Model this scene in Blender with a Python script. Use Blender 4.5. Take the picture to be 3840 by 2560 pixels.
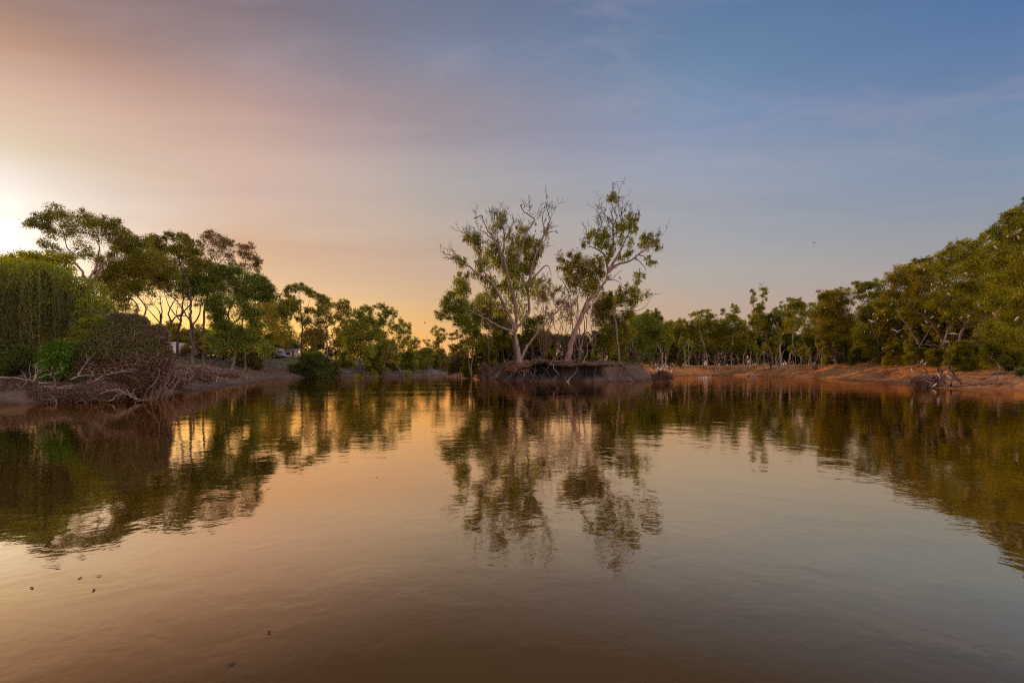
import bpy, math, random
import numpy as np
from mathutils import Vector

# ------------------------------------------------------------------ setup
for o in list(bpy.data.objects): bpy.data.objects.remove(o)
SC = bpy.context.scene
COL = SC.collection
F, CX, YH, HC = 1813.0, 1920.0, 1388.0, 1.5      # focal length in photo px, centre, horizon, eye height
rng = np.random.default_rng(7)

T = {                                             # zoom windows I measured in: x0, y0, scale
 0: (0, 0, 1.0), 1: (0, 700, 1.823), 2: (550, 800, 2.24), 3: (1000, 1000, 2.94), 4: (1600, 680, 1.9604),
 5: (2350, 1000, 2.94), 6: (3000, 740, 2.063), 7: (1640, 720, 3.92), 8: (2040, 700, 3.734), 9: (3350, 950, 3.92),
 'A': (0, 1350, 3.675), 'B': (1740, 1280, 6.533), 'C': (2060, 1280, 5.113), 'D': (3380, 1300, 5.113),
 'E': (2950, 1250, 7.84), 'F': (2550, 1340, 5.227), 'G': (600, 1260, 9.046), 'H': (860, 1260, 7.35)}
def px(t, x, y):
    a, b, s = T[t]; return a + x / s, b + y / s
def at(t, x, y, D):
    X, Y = px(t, x, y); return np.array([(X - CX) / F * D, D, HC + (YH - Y) / F * D])
def m_per(t, D): return D / F / T[t][2]

# ------------------------------------------------------------------ noise + terrain
_lat = np.random.default_rng(3).random((256, 256))
def vnoise(x, y):
    x = np.asarray(x, float); y = np.asarray(y, float)
    xi = np.floor(x).astype(int); yi = np.floor(y).astype(int); fx = x - xi; fy = y - yi
    fx = fx * fx * (3 - 2 * fx); fy = fy * fy * (3 - 2 * fy)
    g = lambda i, j: _lat[i & 255, j & 255]
    return (g(xi, yi) * (1 - fx) * (1 - fy) + g(xi + 1, yi) * fx * (1 - fy) + g(xi, yi + 1) * (1 - fx) * fy + g(xi + 1, yi + 1) * fx * fy) * 2 - 1
def fbm(x, y, n=4):
    s = 0; a = 1.0
    for k in range(n): s = s + a * vnoise(x * 2 ** k + 17 * k, y * 2 ** k + 31 * k); a *= .5
    return s
def sstep(a, b, x): t = np.clip((x - a) / (b - a), 0, 1); return t * t * (3 - 2 * t)

WATER = [(-400,15),(-60,18),(-30,20),(-22.6,21.3),(-20.3,23),(-20.6,27),(-22.0,31),(-24.8,39.6),(-30.8,55.5),(-37.9,75),(-43,92),
 (-37,103),(-30.5,106),(-27,125),(-20,170),(-14,183),(-11,160),(-8,104),(-4,80),(-.4,69),(4.3,65),(9.7,62.5),(15.2,64.5),
 (20.5,72),(26,96),(34,122),(46,137),(62,143),(65,128),(61.7,111),(55,92.5),(56,83),(45,59),(36.6,44),(35.6,34),(45,27),(70,22),(400,15),(400,-6),(-400,-6)]
def inland(x, y):
    x = np.asarray(x, float); y = np.asarray(y, float)
    d = np.full(x.shape, 1e9); ins = np.zeros(x.shape, bool); n = len(WATER)
    for i in range(n):
        ax, ay = WATER[i]; bx, by = WATER[(i + 1) % n]; ex, ey = bx - ax, by - ay
        t = np.clip(((x - ax) * ex + (y - ay) * ey) / (ex * ex + ey * ey), 0, 1)
        d = np.minimum(d, np.hypot(x - ax - t * ex, y - ay - t * ey))
        c = (ay > y) != (by > y)
        with np.errstate(divide='ignore', invalid='ignore'):
            ins ^= c & (x < (bx - ax) * (y - ay) / (by - ay if by != ay else 1e-9) + ax)
    return np.where(ins, -d, d)
def ground(x, y):
    x = np.asarray(x, float); y = np.asarray(y, float)
    d = inland(x, y) + .55 * vnoise(x * .35, y * .35) + .25 * vnoise(x * 1.1, y * 1.1) + .8 * vnoise(x * .09, y * .09)
    zl = np.interp(d, [-8, 0, 1.5, 4, 11, 27, 60], [-2, 0, .55, 1.15, 2.3, 4.6, 5.0])
    zi = np.interp(d, [-3, 0, .5, 1.2, 2.2, 5, 30], [-1.5, 0, .5, 1.7, 2.35, 2.55, 2.9])
    zr = np.interp(d, [-6, 0, 2.5, 5, 9, 30], [-1.5, 0, .8, 1.9, 2.6, 3.1]) * (1 - .52 * sstep(78, 52, y) * sstep(24, 32, x))
    wl = sstep(-10, -26, x); wi = sstep(26, 15, np.hypot((x - 5) * .9, (y - 70) * .8)) * (1 - wl)
    z = zl * wl + (1 - wl) * (zi * wi + zr * (1 - wi))
    amp = np.clip(d * .1, 0, .35)
    z = z + amp * fbm(x * .22, y * .22, 4) + np.clip(d * .08, 0, .08) * vnoise(x * 2.1, y * 2.1)
    gul = np.abs(vnoise(x * .45 + 5, y * .45)) * np.clip(d * .25, 0, 1) * np.clip((14 - d) * .15, 0, 1)
    z = z - .38 * gul * (1 - wl * .5) + .10 * np.clip(d * .4, 0, 1) * vnoise(x * .9, y * .9)
    return z
def gz(x, y): return float(ground(np.array([x]), np.array([y]))[0])

# ------------------------------------------------------------------ materials
def new_mat(name):
    m = bpy.data.materials.new(name); m.use_nodes = True; nt = m.node_tree
    for n in list(nt.nodes): nt.nodes.remove(n)
    return m, nt, nt.nodes.new('ShaderNodeOutputMaterial')
def N(nt, kind, **kw):
    n = nt.nodes.new(kind)
    for k, v in kw.items():
        if k.startswith('i_'):
            key = k[2:]; key = int(key) if key.isdigit() else key.replace('_', ' ')
            n.inputs[key].default_value = v
        else: setattr(n, k, v)
    return n
def ramp(nt, fac, stops, interp='LINEAR'):
    r = nt.nodes.new('ShaderNodeValToRGB'); cr = r.color_ramp; cr.interpolation = interp
    while len(cr.elements) < len(stops): cr.elements.new(.5)
    for e, (p, c) in zip(cr.elements, stops):
        e.position = p; e.color = (*c, 1) if len(c) == 3 else c
    if fac is not None: nt.links.new(fac, r.inputs[0])
    return r
def leaf_mat(name, trans=.42):
    m, nt, out = new_mat(name); L = nt.links
    at_ = N(nt, 'ShaderNodeAttribute', attribute_name='tint')
    d = N(nt, 'ShaderNodeBsdfPrincipled', i_Roughness=.7); d.inputs['Specular IOR Level'].default_value = .08
    t = N(nt, 'ShaderNodeBsdfTranslucent')
    hs = N(nt, 'ShaderNodeHueSaturation', i_Hue=.48, i_Saturation=1.12, i_Value=1.7)
    L.new(at_.outputs['Color'], hs.inputs['Color'])
    L.new(at_.outputs['Color'], d.inputs['Base Color']); L.new(hs.outputs[0], t.inputs['Color'])
    mx = N(nt, 'ShaderNodeMixShader', i_0=trans); L.new(d.outputs[0], mx.inputs[1]); L.new(t.outputs[0], mx.inputs[2])
    L.new(mx.outputs[0], out.inputs[0]); return m
def bark_mat(name, a, b, scale=1.2):
    m, nt, out = new_mat(name); L = nt.links
    tc = N(nt, 'ShaderNodeTexCoord'); mp = N(nt, 'ShaderNodeMapping'); mp.inputs['Scale'].default_value = (scale * 3, scale * 3, scale * .6)
    L.new(tc.outputs['Object'], mp.inputs[0])
    n1 = N(nt, 'ShaderNodeTexNoise', i_Scale=1.0, i_Detail=6.0, i_Roughness=.65); L.new(mp.outputs[0], n1.inputs['Vector'])
    r = ramp(nt, n1.outputs[0], [(.32, b), (.5, tuple((x + y) / 2 for x, y in zip(a, b))), (.66, a)])
    p = N(nt, 'ShaderNodeBsdfPrincipled', i_Roughness=.85); p.inputs['Specular IOR Level'].default_value = .2
    L.new(r.outputs[0], p.inputs['Base Color'])
    bp = N(nt, 'ShaderNodeBump', i_Strength=.6, i_Distance=.06); L.new(n1.outputs[0], bp.inputs['Height']); L.new(bp.outputs[0], p.inputs['Normal'])
    L.new(p.outputs[0], out.inputs[0]); return m
def paint_mat(name, col, rough=.5, metal=0.0, dirt=.25, scale=3.0):
    m, nt, out = new_mat(name); L = nt.links
    tc = N(nt, 'ShaderNodeTexCoord'); n1 = N(nt, 'ShaderNodeTexNoise', i_Scale=scale, i_Detail=5.0); L.new(tc.outputs['Object'], n1.inputs['Vector'])
    r = ramp(nt, n1.outputs[0], [(.35, tuple(c * (1 - dirt) for c in col)), (.65, col)])
    p = N(nt, 'ShaderNodeBsdfPrincipled', i_Roughness=rough, i_Metallic=metal)
    L.new(r.outputs[0], p.inputs['Base Color']); L.new(p.outputs[0], out.inputs[0]); return m

M_LEAF = leaf_mat('gum_leaves'); M_SOFT = leaf_mat('willow_leaves', .45)
M_TWIG = leaf_mat('dry_twigs', .08)
BARK = {'white': bark_mat('white_gum_bark', (.62, .46, .33), (.26, .17, .11)),
        'pale': bark_mat('pale_gum_bark', (.29, .22, .165), (.09, .062, .045)),
        'grey': bark_mat('grey_gum_bark', (.24, .18, .14), (.07, .048, .035)),
        'dark': bark_mat('dark_bark', (.13, .09, .065), (.03, .02, .015)),
        'orange': bark_mat('warm_gum_bark', (.32, .205, .14), (.11, .068, .045)),
        'drift': bark_mat('driftwood', (.34, .25, .20), (.10, .065, .05), 2.5),
        'root': bark_mat('root_wood', (.20, .125, .085), (.05, .03, .02), 2.5)}

# ------------------------------------------------------------------ mesh buffers
class Buf:
    def __init__(s): s.v = []; s.f = []; s.c = []; s.n = 0
    def add(s, v, f, c=None):
        v = np.asarray(v, float).reshape(-1, 3); f = np.asarray(f, int)
        s.v.append(v); s.f.append(f + s.n)
        s.c.append(np.broadcast_to(np.asarray(c if c is not None else (.1, .1, .1), float), (len(v), 3))); s.n += len(v)
    def build(s, name, mat, parent=None, origin=(0, 0, 0), smooth=False):
        origin = np.asarray(origin, float)
        me = bpy.data.meshes.new(name)
        if s.n:
            v = np.concatenate(s.v) - origin; f = np.concatenate(s.f)
            me.vertices.add(len(v)); me.vertices.foreach_set('co', v.astype(np.float32).ravel())
            me.loops.add(f.size); me.loops.foreach_set('vertex_index', f.astype(np.int32).ravel())
            me.polygons.add(len(f)); me.polygons.foreach_set('loop_start', np.arange(0, f.size, f.shape[1], dtype=np.int32))
            a = me.color_attributes.new('tint', 'FLOAT_COLOR', 'POINT')
            c = np.ones((len(v), 4), np.float32); c[:, :3] = np.concatenate(s.c); a.data.foreach_set('color', c.ravel())
            if smooth: me.polygons.foreach_set('use_smooth', np.ones(len(f), bool))
            me.update(calc_edges=True)
        me.materials.append(mat)
        o = bpy.data.objects.new(name, me); COL.objects.link(o); o.location = origin
        if parent is not None: o.parent = parent; o.location = origin - np.array(parent.location)
        return o
def catmull(p, n=4):
    p = np.asarray(p, float)
    if len(p) < 3 or n < 2: return p
    q = np.vstack([2 * p[0] - p[1], p, 2 * p[-1] - p[-2]]); out = []
    for i in range(len(p) - 1):
        a, b, c, d = q[i:i + 4]
        for t in np.linspace(0, 1, n, endpoint=False):
            out.append(.5 * (2 * b + (c - a) * t + (2 * a - 5 * b + 4 * c - d) * t * t + (3 * b - a - 3 * c + d) * t ** 3))
    out.append(p[-1]); return np.array(out)
def tube(buf, p, r0, r1=None, sides=6, col=None, power=1.0):
    p = np.asarray(p, float); n = len(p)
    if r1 is None: r = np.asarray(r0, float)
    else: r = r1 + (r0 - r1) * (1 - np.linspace(0, 1, n)) ** power
    t = np.gradient(p, axis=0); t /= np.linalg.norm(t, axis=1)[:, None] + 1e-9
    ref = np.array([0, 1.0, 0.02]); 
    if abs((t[:, 1]).mean()) > .8: ref = np.array([1.0, 0, 0])
    u = np.cross(t, ref); u /= np.linalg.norm(u, axis=1)[:, None] + 1e-9; w = np.cross(t, u)
    a = np.linspace(0, 2 * np.pi, sides, endpoint=False)
    v = p[:, None] + r[:, None, None] * (np.cos(a)[None, :, None] * u[:, None] + np.sin(a)[None, :, None] * w[:, None])
    i = np.arange(n - 1)[:, None] * sides; j = np.arange(sides)[None]; k = (j + 1) % sides
    f = np.stack([i + j, i + k, i + sides + k, i + sides + j], -1).reshape(-1, 4)
    buf.add(v, f, col)
def box(buf, c, s, rot=0.0, col=None, taper=1.0):
    c = np.asarray(c, float); h = np.asarray(s, float) / 2
    v = np.array([(x, y, z) for z in (-1, 1) for y in (-1, 1) for x in (-1, 1)], float)
    v = v * h; v[4:, :2] *= taper; cr, sr = math.cos(rot), math.sin(rot)
    v = np.stack([v[:, 0] * cr - v[:, 1] * sr, v[:, 0] * sr + v[:, 1] * cr, v[:, 2]], 1) + c
    buf.add(v, [(0, 2, 3, 1), (4, 5, 7, 6), (0, 1, 5, 4), (2, 6, 7, 3), (0, 4, 6, 2), (1, 3, 7, 5)], col)
def unit(v): return v / (np.linalg.norm(v, axis=-1, keepdims=True) + 1e-9)
def leaves(buf, c, L, W, droop, col, r, up=0.0):
    n = len(c); d = unit(r.normal(size=(n, 3)) * (1 - droop) * .8 + np.array([0, 0, -1.0]) * droop + np.array([0, 0, 1.0]) * up)
    s = unit(np.cross(d, unit(r.normal(size=(n, 3))))); L = L * r.uniform(.6, 1.4, (n, 1)); W = W * r.uniform(.6, 1.4, (n, 1))
    v = np.stack([c - d * L / 2, c + s * W / 2 - d * L * .05, c + d * L / 2, c - s * W / 2 - d * L * .05], 1)
    f = np.arange(4 * n).reshape(n, 4); buf.add(v, f, np.repeat(col, 4, axis=0))

# ------------------------------------------------------------------ tagging
def tag(o, label=None, cat=None, group=None, kind=None):
    if label: o['label'] = label
    if cat: o['category'] = cat
    if group: o['group'] = group
    if kind: o['kind'] = kind
    return o
def empty(name, loc, label, cat, group=None):
    o = bpy.data.objects.new(name, None); COL.objects.link(o); o.location = tuple(float(v) for v in loc); o.empty_display_size = .5
    return tag(o, label, cat, group)

# ------------------------------------------------------------------ trees
DENS = 1.4
GREEN = {'gum': (.20, .215, .026), 'dark': (.165, .165, .022), 'shade': (.075, .095, .022), 'deep': (.125, .160, .026), 'olive': (.195, .185, .022), 'gold': (.205, .19, .022),
         'brown': (.165, .125, .042), 'bright': (.085, .165, .02), 'rust': (.19, .125, .045), 'lime': (.27, .28, .022)}
def wig(a, b, r, amp, n=5, bow=0.0):
    a = np.asarray(a, float); b = np.asarray(b, float); t = np.linspace(0, 1, n)[:, None]; L = np.linalg.norm(b - a)
    p = a + (b - a) * t + r.normal(size=(n, 3)) * amp * L * np.sin(np.pi * t) + np.array([0, 0, 1.0]) * bow * L * np.sin(np.pi * t)
    p[0] = a; p[-1] = b; return p
def bare(buf, p, d, L, r0, lvl, r, curl=.35, minr=.018, kids=3, up=.25):
    n = 4; pts = [p]; d = unit(d)
    for k in range(n):
        d = unit(d + r.normal(size=3) * curl * .5 + np.array([0, 0, up * .3])); pts.append(pts[-1] + d * L / n)
    pts = np.array(pts); tube(buf, pts, max(r0, minr), max(r0 * .55, minr * .8), 4 if lvl < 2 else 3)
    if lvl > 0:
        for k in range(kids):
            i = r.integers(1, n + 1); nd = unit(d + r.normal(size=3) * .75 + np.array([0, 0, up]))
            bare(buf, pts[i], nd, L * r.uniform(.45, .75), r0 * .55, lvl - 1, r, curl, minr, kids, up)
    return pts
def tree(t, bx, D, clumps, label, color='gum', bark='grey', r0=.35, dens=2.0, stems=None, droop=.55, tufts=1.0, leaf=None, seed=None,
         name='gum_tree', cat='tree', group=None, by=None, depth=.9, lean=0.0, twigs=1.0, fork=None, nstem=1, jit=.25, bare_tips=0, z_off=0.0, mat=None, limb_r=1.0, fill=.45, skirt=0, rs=.6, cs=1.08, sat=2, fwd=0.0, lw=.38, tip=(.035, .085)):
    global _tree_count
    seed = seed if seed is not None else int(abs(hash((round(bx), round(D), len(clumps))))) % 100000
    r = np.random.default_rng(seed)
    m = m_per(t, D); base = at(t, bx, 0 if by is None else by, D)
    base[2] = gz(base[0], D) + z_off
    if base[2] < .15 and by is None and z_off == 0: print('LOW BASE', name, t, bx, D, round(base[2], 2))
    if by is not None and z_off == 0: base[2] = max(gz(base[0], D), -.3)
    root = empty(name, base, label, cat, group)
    wood = Buf(); lf = Buf()
    r0 = r0 * rs
    if skirt:
        x0 = min(c[0] for c in clumps); x1 = max(c[0] for c in clumps); y1 = max(c[1] for c in clumps); yg = (YH - (base[2] - HC) / D * F - T[t][1]) * T[t][2]
        clumps = list(clumps) + [(r.uniform(x0 - .05 * (x1 - x0), x1 + .05 * (x1 - x0)), r.uniform(y1, yg - .04 * (yg - y1)), (x1 - x0) * r.uniform(.13, .2), (x1 - x0) * r.uniform(.10, .16), .85) for _ in range(skirt)]
    ext = []
    for cl in clumps:
        for _ in range(sat if cl[2] > 30 or t == 0 else 0):
            a_ = r.uniform(0, 6.28); ext.append((cl[0] + math.cos(a_) * cl[2] * 1.12, cl[1] - math.sin(a_) * cl[3] * 1.12 - cl[3] * .15, cl[2] * r.uniform(.25, .42), cl[3] * r.uniform(.3, .5), (cl[4] if len(cl) > 4 else 1) * .85))
    clumps = list(clumps) + ext
    C = []; wood2 = Buf()
    for cl in clumps:
        x, y, rx, ry = cl[:4]
        c = at(t, x, y, D); rx *= cs * r.uniform(.9, 1.1); ry *= cs * 1.18; w = max(rx * m, .25); h = max(ry * m, .22); dy = r.uniform(-1, 1) * w * depth
        c = at(t, x, y, D + dy); C.append((c, w, h, cl[4] if len(cl) > 4 else 1.0))
    cc = np.array([c[0] for c in C]); lo = cc[:, 2].min(); hi = cc[:, 2].max(); mid = cc.mean(0)
    sk = []; skr = []
    if stems:
        for k, st in enumerate(stems):
            rad = None
            if isinstance(st, tuple) and isinstance(st[0], (int, float)): rad, st = st
            pts = np.array([at(t, x, y, D - fwd * (q_ / max(1, len(st) - 1) if k == 0 else 1)) for q_, (x, y) in enumerate(st)])
            if k == 0 or rad is None: pass
            off = np.zeros(len(pts))
            if k > 0: off = np.linspace(0, r.uniform(-1, 1) * .25 * np.linalg.norm(pts[-1] - pts[0]), len(pts))
            if k == 0: pts[0, 2] = base[2] - .3
            pts[:, 1] += off
            if k > 0 and len(sk):
                S = np.array(sk); j = np.argmin(np.linalg.norm((S - pts[0])[:, [0, 2]], axis=1))
                if np.linalg.norm((S[j] - pts[0])[[0, 2]]) < 1.5: pts[:, 1] += S[j][1] - pts[0][1]; pts[0] = S[j]
                elif pts[0, 2] < base[2] + 1.0: pts[0, 2] = gz(pts[0, 0], pts[0, 1]) - .2
            q = catmull(pts, 4); q[1:-1] += r.normal(size=(len(q) - 2, 3)) * .03 * np.linalg.norm(pts[-1] - pts[0]) / max(2, len(pts))
            ra = rad * rs if rad is not None else (r0 if k == 0 else r0 * .55)
            rr = np.maximum(.03, ra * (1 - np.linspace(0, 1, len(q)) ** .9 * .82)); 
            if k == 0 or pts[0, 2] < base[2] + .5: rr[0] *= 1.5; rr[1] *= 1.15
            tube(wood, q, rr, None, 7); sk += list(q); skr += list(rr)
    else:
        ht = hi - base[2]
        for k in range(nstem):
            fz = (fork if fork is not None else .42) * ht + base[2]
            tgt = np.array([base[0] * .45 + mid[0] * .55 + r.normal() * .12 * ht * (nstem > 1), base[1] + r.normal() * .05 * ht, fz])
            b0 = base + np.array([r.normal() * .25 * (nstem > 1), r.normal() * .2 * (nstem > 1), -.3])
            top = np.array([mid[0] + r.normal() * .06 * ht, mid[1], lo * .3 + hi * .7]) if nstem == 1 else np.array([cc[r.integers(len(cc))][0], mid[1], lo * .5 + hi * .5])
            q = catmull(np.vstack([wig(b0, tgt, r, .035, 4), wig(tgt, top, r, .06, 4)[1:]]), 3)
            rr = np.maximum(.03, r0 / (nstem ** .4) * (1 - np.linspace(0, 1, len(q)) ** .8 * .85)); rr[0] *= 1.4
            tube(wood, q, rr, None, 7); sk += list(q); skr += list(rr)
    order = np.argsort([np.linalg.norm(c - np.array(sk).mean(0)) for c in cc])
    Ls = leaf if leaf else max(.22, D * .0033); Ws = Ls * lw
    g = np.array(GREEN[color])
    for i in order:
        c, w, h, dn = C[i]
        S = np.array(sk); low = S[:, 2] < c[2] + .3 * h
        dist = np.linalg.norm(S - c, axis=1) + np.where(low, 0, 6) - np.minimum(1.5, np.array(skr) * 4)
        j = int(np.argmin(dist)); a = S[j]
        if np.linalg.norm(a - c) > .5:
            q = catmull(wig(a, c, r, .07, 4, bow=r.uniform(-.05, .14)), 3); rb = min(skr[j] * .75, max(.04, .022 * np.linalg.norm(a - c) + .03)) * limb_r
            rr = np.linspace(rb, max(.025, rb * .35), len(q)); tube(wood, q, rr, None, 5); sk += list(q[2:]); skr += list(rr[2:])
        for k in range(int(6 * twigs)):
            e = c + unit(r.normal(size=3) + np.array([0, 0, .3])) * np.array([w, w * .8, h]) * r.uniform(.5, .95)
            tube(wood2, wig(c, e, r, .12, 4), .03, .016, 3)
        if dn <= 0: continue
        area = math.pi * w * h * max(1.0, depth)
        n = int(DENS * dens * dn * area / (Ls * Ws * .5)); nt_ = max(4, int(tufts * (5 + area * .9)))
        u = unit(r.normal(size=(nt_, 3))); u[:, 2] = np.abs(u[:, 2]) * r.choice([1, 1, -1], nt_); rad_ = r.uniform(.35, 1, (nt_, 1)) ** .6
        tc = c + u * rad_ * np.array([w, w * .9, h]) * .85
        tr = r.uniform(.22, .42, nt_) * min(w, h * 1.4) + .12
        idx = r.integers(0, nt_, n); off = np.clip(r.normal(size=(n, 3)), -1.5, 1.5) * tr[idx][:, None] * .62 * np.array([1, 1, .75])
        hang = np.abs(r.normal(size=n)) * tr[idx] * droop * .8; p = tc[idx] + off; p[:, 2] -= hang - .2 * tr[idx]
        nf = int(n * fill * .5)
        if nf: p[:nf] = c + unit(r.normal(size=(nf, 3))) * r.uniform(0, .95, (nf, 1)) ** .5 * np.array([w, w * .9, h]) * .9
        tv = r.uniform(.8, 1.18) * r.uniform(.6, 1.32, nt_)[idx] * r.uniform(.75, 1.25, n)
        warm = (r.uniform(0, 1, nt_)[idx] * .5 + r.uniform(0, .5, n))[:, None]
        col = g * tv[:, None] * (1 - jit * .5 + jit * warm * np.array([1.35, 1.0, .6]))
        leaves(lf, p, Ls, Ws, droop, col, r)
    if bare_tips:
        S = np.array(sk); hi_i = np.argsort(S[:, 2])[::-1][: max(4, len(S) // 2)]
        for k in range(bare_tips):
            s0 = S[r.choice(hi_i)]; dd = unit(unit(s0 - mid) + r.normal(size=3) * .4 + np.array([0, 0, .6]))
            bare(wood2, s0, dd, (hi - base[2]) * r.uniform(*tip), .035, 2, r, minr=.02)
    nf0 = sum(len(f) for f in wood.f)
    if wood2.n: [wood.add(v_, f_ - o_) for v_, f_, o_ in zip(wood2.v, wood2.f, np.cumsum([0] + [len(v_) for v_ in wood2.v]))]
    tk = wood.build('trunk', BARK[bark], root, base, smooth=True); tk.data.materials.append(BARK['dark'] if bark != 'root' else BARK['root'])
    mi = np.zeros(len(tk.data.polygons), np.int32); mi[nf0:] = 1; tk.data.polygons.foreach_set('material_index', mi)
    if lf.n: lf.build('crown', mat or M_LEAF, root, base)
    return root

def shrub(t, bx, by, rx, ry, D, label, color='dark', n_cl=9, dens=2.4, **kw):
    """bushy plant: clumps inside a half-dome centred bx,by (photo window units), standing on the ground"""
    r = np.random.default_rng(int(abs(bx) * 7 + abs(by) * 3 + D * 11))
    gx_ = at(t, bx, by, D)[0]; zb = max(gz(gx_, D), -.1); yg = (YH - (zb - HC) / D * F - T[t][1]) * T[t][2]; top = by - ry; yg = max(yg, top + ry * .8); H = yg - top
    n_cl = int(n_cl * 1.3); cl = []
    for k in range(n_cl):
        hgt = r.uniform(.08, .80); wd = math.sqrt(max(.05, 1 - (hgt * .95) ** 2)) * .74
        cl.append((bx + r.uniform(-1, 1) * wd * rx, yg - hgt * H, rx * r.uniform(.30, .46), H * r.uniform(.16, .26)))
    kw.setdefault('leaf', max(.16, D * .0028)); kw.setdefault('name', 'shrub'); kw.setdefault('cat', 'shrub')
    return tree(t, bx, D, cl, label, color=color, bark=kw.pop('bark', 'dark'), r0=kw.pop('r0', .09), dens=dens, droop=kw.pop('droop', .2), nstem=kw.pop('nstem', 3), fork=.25, depth=kw.pop('depth', 1.0), twigs=kw.pop('twigs', .5), **kw)

# ------------------------------------------------------------------ world / sky
SUN_AZ, SUN_EL = -50.0, 9.5
def lin(c): return tuple(((v / 255 + .055) / 1.055) ** 2.4 if v > 10 else v / 255 / 12.92 for v in c)
W = bpy.data.worlds.new('World'); SC.world = W; W.use_nodes = True; nt = W.node_tree
for n in list(nt.nodes): nt.nodes.remove(n)
L = nt.links
def M(op, a, b=None, clamp=False):
    n = nt.nodes.new('ShaderNodeMath'); n.operation = op; n.use_clamp = clamp
    for i, v in enumerate((a, b)):
        if v is None: continue
        if isinstance(v, (int, float)): n.inputs[i].default_value = v
        else: L.new(v, n.inputs[i])
    return n.outputs[0]
tc = nt.nodes.new('ShaderNodeTexCoord'); sx = nt.nodes.new('ShaderNodeSeparateXYZ'); L.new(tc.outputs['Generated'], sx.inputs[0])
X_, Y_, Z_ = sx.outputs
hor = M('SQRT', M('ADD', M('MULTIPLY', X_, X_), M('MULTIPLY', Y_, Y_))); tan = M('DIVIDE', Z_, M('MAXIMUM', hor, .001))
az = M('MULTIPLY', M('ARCTAN2', X_, Y_), 180 / math.pi); u = M('ABSOLUTE', M('ADD', az, 50.0))
# thin high cloud: streaks on a flat cloud layer overhead
zc = M('MAXIMUM', Z_, .03); cx_ = M('DIVIDE', X_, zc); cy_ = M('DIVIDE', Y_, zc)
cmb = nt.nodes.new('ShaderNodeCombineXYZ'); L.new(cx_, cmb.inputs[0]); L.new(cy_, cmb.inputs[1])
mp = nt.nodes.new('ShaderNodeMapping'); mp.inputs['Rotation'].default_value = (0, 0, math.radians(-22)); mp.inputs['Scale'].default_value = (.22, 1.1, 1)
L.new(cmb.outputs[0], mp.inputs[0])
nz = N(nt, 'ShaderNodeTexNoise', i_Scale=.8, i_Detail=5.0, i_Roughness=.55, i_Distortion=.5); L.new(mp.outputs[0], nz.inputs['Vector'])
cl = M('SUBTRACT', nz.outputs[0], .5)
v = M('ADD', M('DIVIDE', tan, .9), M('MULTIPLY', cl, M('MULTIPLY', tan, .26)), True)
def vr(stops): return ramp(nt, v, [(p / .9, lin(c)) for p, c in stops], 'EASE' if False else 'LINEAR').outputs[0]
R0 = vr([(0, (251, 184, 78)), (.07, (251, 202, 107)), (.13, (251, 223, 166)), (.17, (251, 237, 217)), (.225, (241, 232, 223)), (.28, (226, 213, 202)), (.32, (217, 198, 172)), (.36, (217, 188, 164)), (.416, (207, 170, 149)), (.473, (187, 148, 127)), (.53, (155, 121, 107)), (.62, (132, 104, 98)), (.75, (113, 99, 106)), (.9, (97, 91, 106))])
R1 = vr([(0, (251, 181, 76)), (.07, (251, 192, 94)), (.11, (249, 196, 120)), (.16, (231, 190, 147)), (.236, (215, 174, 143)), (.26, (215, 184, 159)), (.31, (213, 181, 165)), (.382, (206, 174, 159)), (.478, (189, 156, 147)), (.575, (155, 137, 140)), (.672, (130, 113, 121)), (.8, (106, 103, 123)), (.9, (97, 98, 123))])
R2 = vr([(0, (230, 159, 93)), (.05, (230, 165, 98)), (.10, (220, 173, 112)), (.157, (210, 175, 137)), (.211, (200, 171, 149)), (.293, (187, 171, 157)), (.375, (175, 166, 161)), (.456, (163, 151, 156)), (.538, (153, 141, 149)), (.647, (128, 134, 154)), (.756, (114, 121, 143)), (.9, (100, 109, 137))])
R3 = vr([(0, (205, 158, 125)), (.06, (200, 162, 138)), (.122, (190, 166, 148)), (.174, (178, 168, 158)), (.25, (166, 166, 169)), (.353, (154, 160, 173)), (.456, (131, 147, 176)), (.559, (112, 138, 168)), (.713, (97, 124, 162)), (.9, (75, 105, 148))])
R4 = vr([(0, (180, 150, 140)), (.07, (178, 153, 148)), (.15, (162, 155, 157)), (.225, (145, 151, 162)), (.30, (126, 146, 170)), (.377, (115, 136, 168)), (.454, (98, 124, 164)), (.53, (84, 116, 160)), (.65, (76, 108, 152)), (.9, (70, 98, 142))])
R5 = vr([(0, (215, 178, 160)), (.2, (225, 190, 178)), (.4, (205, 182, 185)), (.7, (170, 165, 185)), (.9, (140, 145, 175))])
def mixc(f, a, b):
    m = nt.nodes.new('ShaderNodeMix'); m.data_type = 'RGBA'; m.clamp_factor = True; L.new(f, m.inputs[0]); L.new(a, m.inputs[6]); L.new(b, m.inputs[7]); return m.outputs[2]
def seg(a, b): return M('DIVIDE', M('SUBTRACT', u, a), b - a, True)
c = mixc(seg(4, 21), R0, R1); c = mixc(seg(21, 41), c, R2); c = mixc(seg(41, 71), c, R3); c = mixc(seg(71, 96), c, R4); c = mixc(seg(105, 150), c, R5)
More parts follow.
